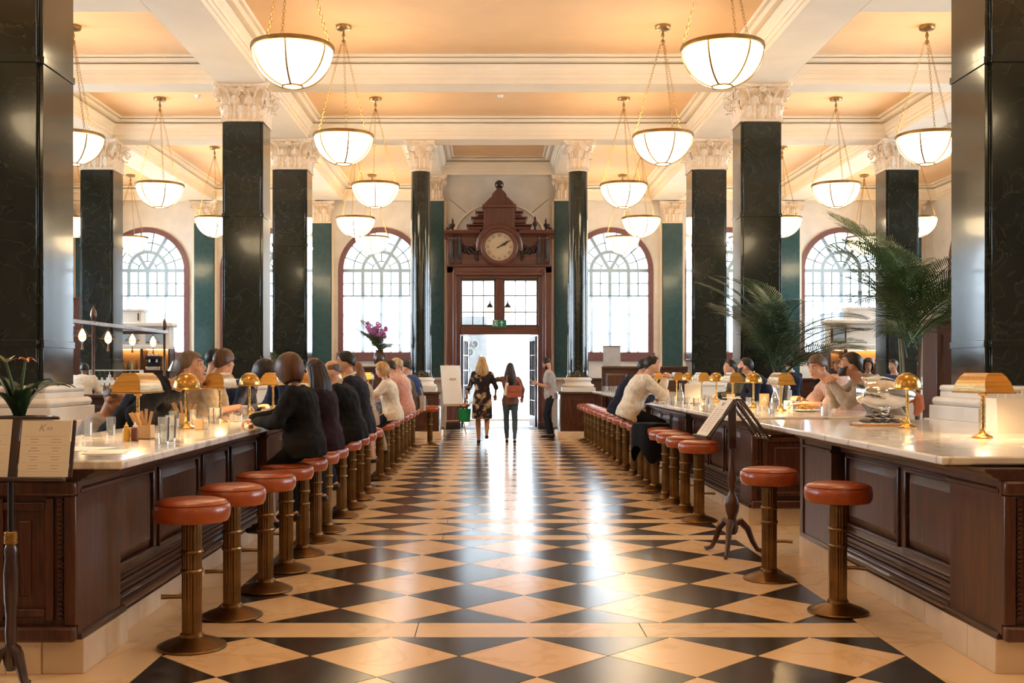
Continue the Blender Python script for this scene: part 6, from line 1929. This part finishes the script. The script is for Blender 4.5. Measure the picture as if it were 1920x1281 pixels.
person('waiter in a cream shirt bending behind the left aisle bar', -7.75, 20.6, 0.25, sit=False, lean=34, s=1.0, top='cream', puff=.03, hair=('short', 'black'), skin='dark', bottom='black', hand_l=(-.20,.40,1.0), hand_r=(.22,.36,.98), pitch=10)
# ---- right row
person('dark-haired man in a cream shirt, hands raised, at the right bar', 1.86, 14.42, L90, lean=27, s=1.05, top='cream', puff=.03, hair=('short', 'black'), yaw=-6, pitch=-14, face=True, hand_l=(-.05, .50, 1.36), hand_r=(.04, .46, 1.34), bottom='black', hem=.10, curl=.8, palm=((1,0,0),(-1,0,0)), ht=1.663, wd=1.06)
person('man in a navy coat mostly hidden behind the cream shirt', 1.84, 15.32, L90, lean=32, s=1.04, top='navy', puff=.036, hair=('short', 'black'), yaw=10, bottom='navy', hem=.10, ht=1.63)
# ---- beyond the right bar, facing the aisle
person('bearded dark-haired man in a navy jacket beyond the right bar', 4.1, 15.9, R90, lean=30, s=1.07, top='navy', puff=.03, hair=('short', 'black'), yaw=-8, pitch=-22, face=True, beard='black', collar='white', hand_l=(-.14,.50,1.10), ht=1.654, foot_l=(-.1,.03,.36), foot_r=(.1,.03,.36))
person('dark-haired man in an olive jumper beyond the right bar', 4.08, 17.1, R90, lean=26, s=1.05, top='olive', puff=.03, hair=('short', 'darkbrown'), yaw=10, pitch=-16, face=True, ht=1.635, foot_l=(-.1,.03,.36), foot_r=(.1,.03,.36))
person('bearded man in a grey-brown shirt with clasped hands at the right', 4.07, 11.0, R90, lean=35, s=1.10, top='greyshirt', puff=.026, hair=('short', 'darkbrown'), yaw=-6, pitch=-22, face=True, beard='darkbrown', hand_l=(-.03,.60,1.33), hand_r=(.03,.60,1.32), palm=((1,0,.2),(-1,0,.2)), curl=.9, bottom='jeans', skin='tan', ht=1.645, foot_l=(-.1,.03,.36), foot_r=(.1,.03,.36), wd=1.06)
person('brown-haired man in a pale pink shirt looking down at the fries', 4.1, 12.0, R90, lean=40, s=1.09, top='palepink', puff=.024, hair=('fringe', 'grey'), yaw=34, pitch=2, face=True, hand_l=(-.26,.70,1.11), hand_r=(.02,.66,1.16), sleeve='half', bottom='jeans', ht=1.633, foot_l=(-.1,.03,.36), foot_r=(.1,.03,.36))
# ---- background, right aisle
def on_stool(label, x, y, rz, **k):
    stool(x, y, rz, 'russet leather bar stool under the %s' % label.split(' in the right')[0], 'stools in the right aisle')
    person(label, x, y, rz, **k)
on_stool('dark-haired man seen from behind in the right aisle', 5.75, 20.6, .3, lean=6, s=1.0, top='navy', hair=('short', 'black'), collar='white', hand_l=(-.2,.3,.92), hand_r=(.2,.3,.92))
on_stool('man in a black jacket in the right aisle behind the pink shirt', 5.8, 18.5, 1.3, lean=20, s=1.0, top='black', hair=('short', 'darkbrown'), hand_l=(-.2,.3,.92), hand_r=(.2,.3,.92))
on_stool('curly dark-haired woman facing the viewer in the right aisle', 6.35, 18.2, 2.9, lean=10, sex='f', s=.96, top='palepink', hair=('bob', 'darkbrown'), pitch=6, face=True, hand_l=(-.2,.3,.92), hand_r=(.2,.3,.92))
on_stool('fair-haired woman in white in the right aisle', 6.55, 20.0, 1.9, lean=10, sex='f', s=.97, top='white', hair=('bob', 'light'), face=True, hand_l=(-.2,.3,.92), hand_r=(.2,.3,.92))
on_stool('man in a blue shirt in the right aisle before the column', 7.75, 20.6, 2.2, lean=10, s=.97, top='blue', hair=('short', 'darkbrown'), face=True, hand_l=(-.2,.3,.92), hand_r=(.2,.3,.92))
# ---- walking and standing
t1 = person('blonde woman walking out in a dark floral dress', -.15, 21.95, .02, sit=False, sex='f', s=1.02, lean=2, top='floral', legs='dress', hem=.50, puff=.018, hair=('long', 'blonde'), drop=.34, foot_l=(-.07, .10, .085), foot_r=(.09, -.26, .20), hand_l=(-.36, .06, .84), hand_r=(.27, .12, .98), sleeve='half', skin='tan', curl=.9)
t2 = person('woman with very long dark hair walking out with a red bag', .42, 22.05, -.03, sit=False, sex='f', s=.95, lean=1, top='brownjacket', legs='leggings', bottom='denim', hair=('long', 'darkbrown'), drop=.46, foot_l=(-.07, .14, .085), foot_r=(.09, -.04, .085), hand_l=(-.22, .16, 1.33), hand_r=(.24, .08, .92), curl=1.0)
t3 = person('bearded man in a grey T-shirt looking down at a tablet by the column', 1.36, 24.1, R90, sit=False, s=1.02, lean=6, top='greytee', sleeve='short', puff=.022, bottom='jeans', hair=('short', 'darkbrown'), beard='darkbrown', pitch=34, face=True, hand_l=(-.06,.32,1.20), hand_r=(.10,.34,1.20), foot_l=(-.09,.03,.085), foot_r=(.09,-.03,.085), curl=.7, palm=((1,0,0),(-1,.2,0)))
# ---- what they carry
t = thing('tablet', 'thin white tablet held by the standing man', 'tablet', (.98, 24.12, 1.235), 0)
m = MB(); m.M = Matrix.Rotation(radians(28), 4, 'Y'); m.box(-.13,.09,-.085,.085,-.004,.004); m.build('case', M['signwhite'], t, bevel=.003)
m = MB(); m.M = Matrix.Rotation(radians(28), 4, 'Y'); m.box(-.12,.08,-.075,.075,.0042,.0048); m.build('screen', M['black'], t)
t = thing('shopping_bag', 'bright green bag of flowers carried by the blonde woman', 'bag', (-.51, 22.02, .44), .1)
M['greenbag'] = cloth('green_bag_cloth', (.02,.30,.11))
MB().grid(lambda u, v: ((.11 + .02*v)*cos(2*pi*u)*(1 + .04*sin(u*40)), (.06 + .015*v)*sin(2*pi*u), v*.26), 24, 5, cu=True).build('bag', M['greenbag'], t)
q = random.Random(6); m = MB()
for k in range(22): a = q.uniform(0, 6.28); r = q.uniform(.02, .12); m.ellipsoid((r*cos(a), r*.6*sin(a), .27 + q.uniform(0,.07)), (.03,.025,.02), 7, 5)
m.build('leaves', M['leaf'], t)
m = MB()
for k in range(8): a = q.uniform(0, 6.28); r = q.uniform(.02, .10); m.ellipsoid((r*cos(a), r*.6*sin(a) - .02, .32 + q.uniform(0,.04)), (.022,.022,.02), 8, 5)
m.build('blooms', M['petal_o'], t)
MB().tube([(-.03,0,.25),(.10,0,.38),(.16,.02,.41),(.13,.03,.37),(.05,0,.25)], .006, 6).build('handle', M['greenbag'], t)
t = thing('shoulder_bag', 'red-brown shoulder bag on the back of the dark-haired woman', 'bag', (.50, 21.84, .94), 0)
M['redbag'] = pbr('red_brown_leather', (.42,.11,.06), (.34,.08,.045), rough=.45, scale=8)
MB().grid(lambda u, v: (.16*(1 - .06*v)*max(-1, min(1, 1.25*cos(2*pi*u))), .055*sin(2*pi*u)*(1 - .25*v), v*.24), 28, 5, cu=True).box(-.15,.15,-.04,.04,0,.004).build('pouch', M['redbag'], t)
MB().box(-.13,.13,-.06,-.045,.11,.225).build('flap', M['redbag'], t, bevel=.008)
MB().tube([(-.14,0,.22),(-.16,.05,.40),(-.08,.16,.50),(.02,.12,.46),(.14,0,.22)], .010, 6).build('strap', M['redbag'], t)
t = thing('paper_roll', 'pale folded paper tucked beside the red bag', 'paper', (.31, 21.83, .98), 0)
m = MB(); m.M = Matrix.Rotation(radians(10), 4, 'Y'); m.box(-.03,.03,-.012,.012,0,.26); m.build('sheet', M['paper'], t, bevel=.008)
t = thing('coat', 'black coat draped over a stool on the right', 'coat', (2.0, 13.42, .787), .3)
def cf(u, v):
    a = 2*pi*u; r = .02 + v*.34; rr_ = min(r, .226 + .014*sin(a*5)); z = .03*(1 - v) + .016 - max(0, r - .222)*2.6*(1 + .3*sin(a*3 + 1)) + .008*sin(a*7)*v
    return (rr_*cos(a)*1.02, rr_*sin(a)*1.02, z)
MB().grid(cf, 40, 12, cu=True).build('cloth', CL['black'], t, sharp=0)
t = thing('handbag', 'beige canvas bag hanging at the side of the taupe jacket', 'bag', (-1.08, 17.47, .83), R90)
MB().grid(lambda u, v: (.15*max(-1, min(1, 1.3*cos(2*pi*u))), .05*sin(2*pi*u), v*.24), 24, 4, cu=True).box(-.14,.14,-.04,.04,0,.004).build('pouch', CL['beige'], t)
MB().tube([(-.09,0,.23),(-.08,.02,.33),(0,.04,.37),(.08,.02,.33),(.09,0,.23)], .008, 6).build('handle', CL['beige'], t)
bpy.data.scenes.remove(TMP)
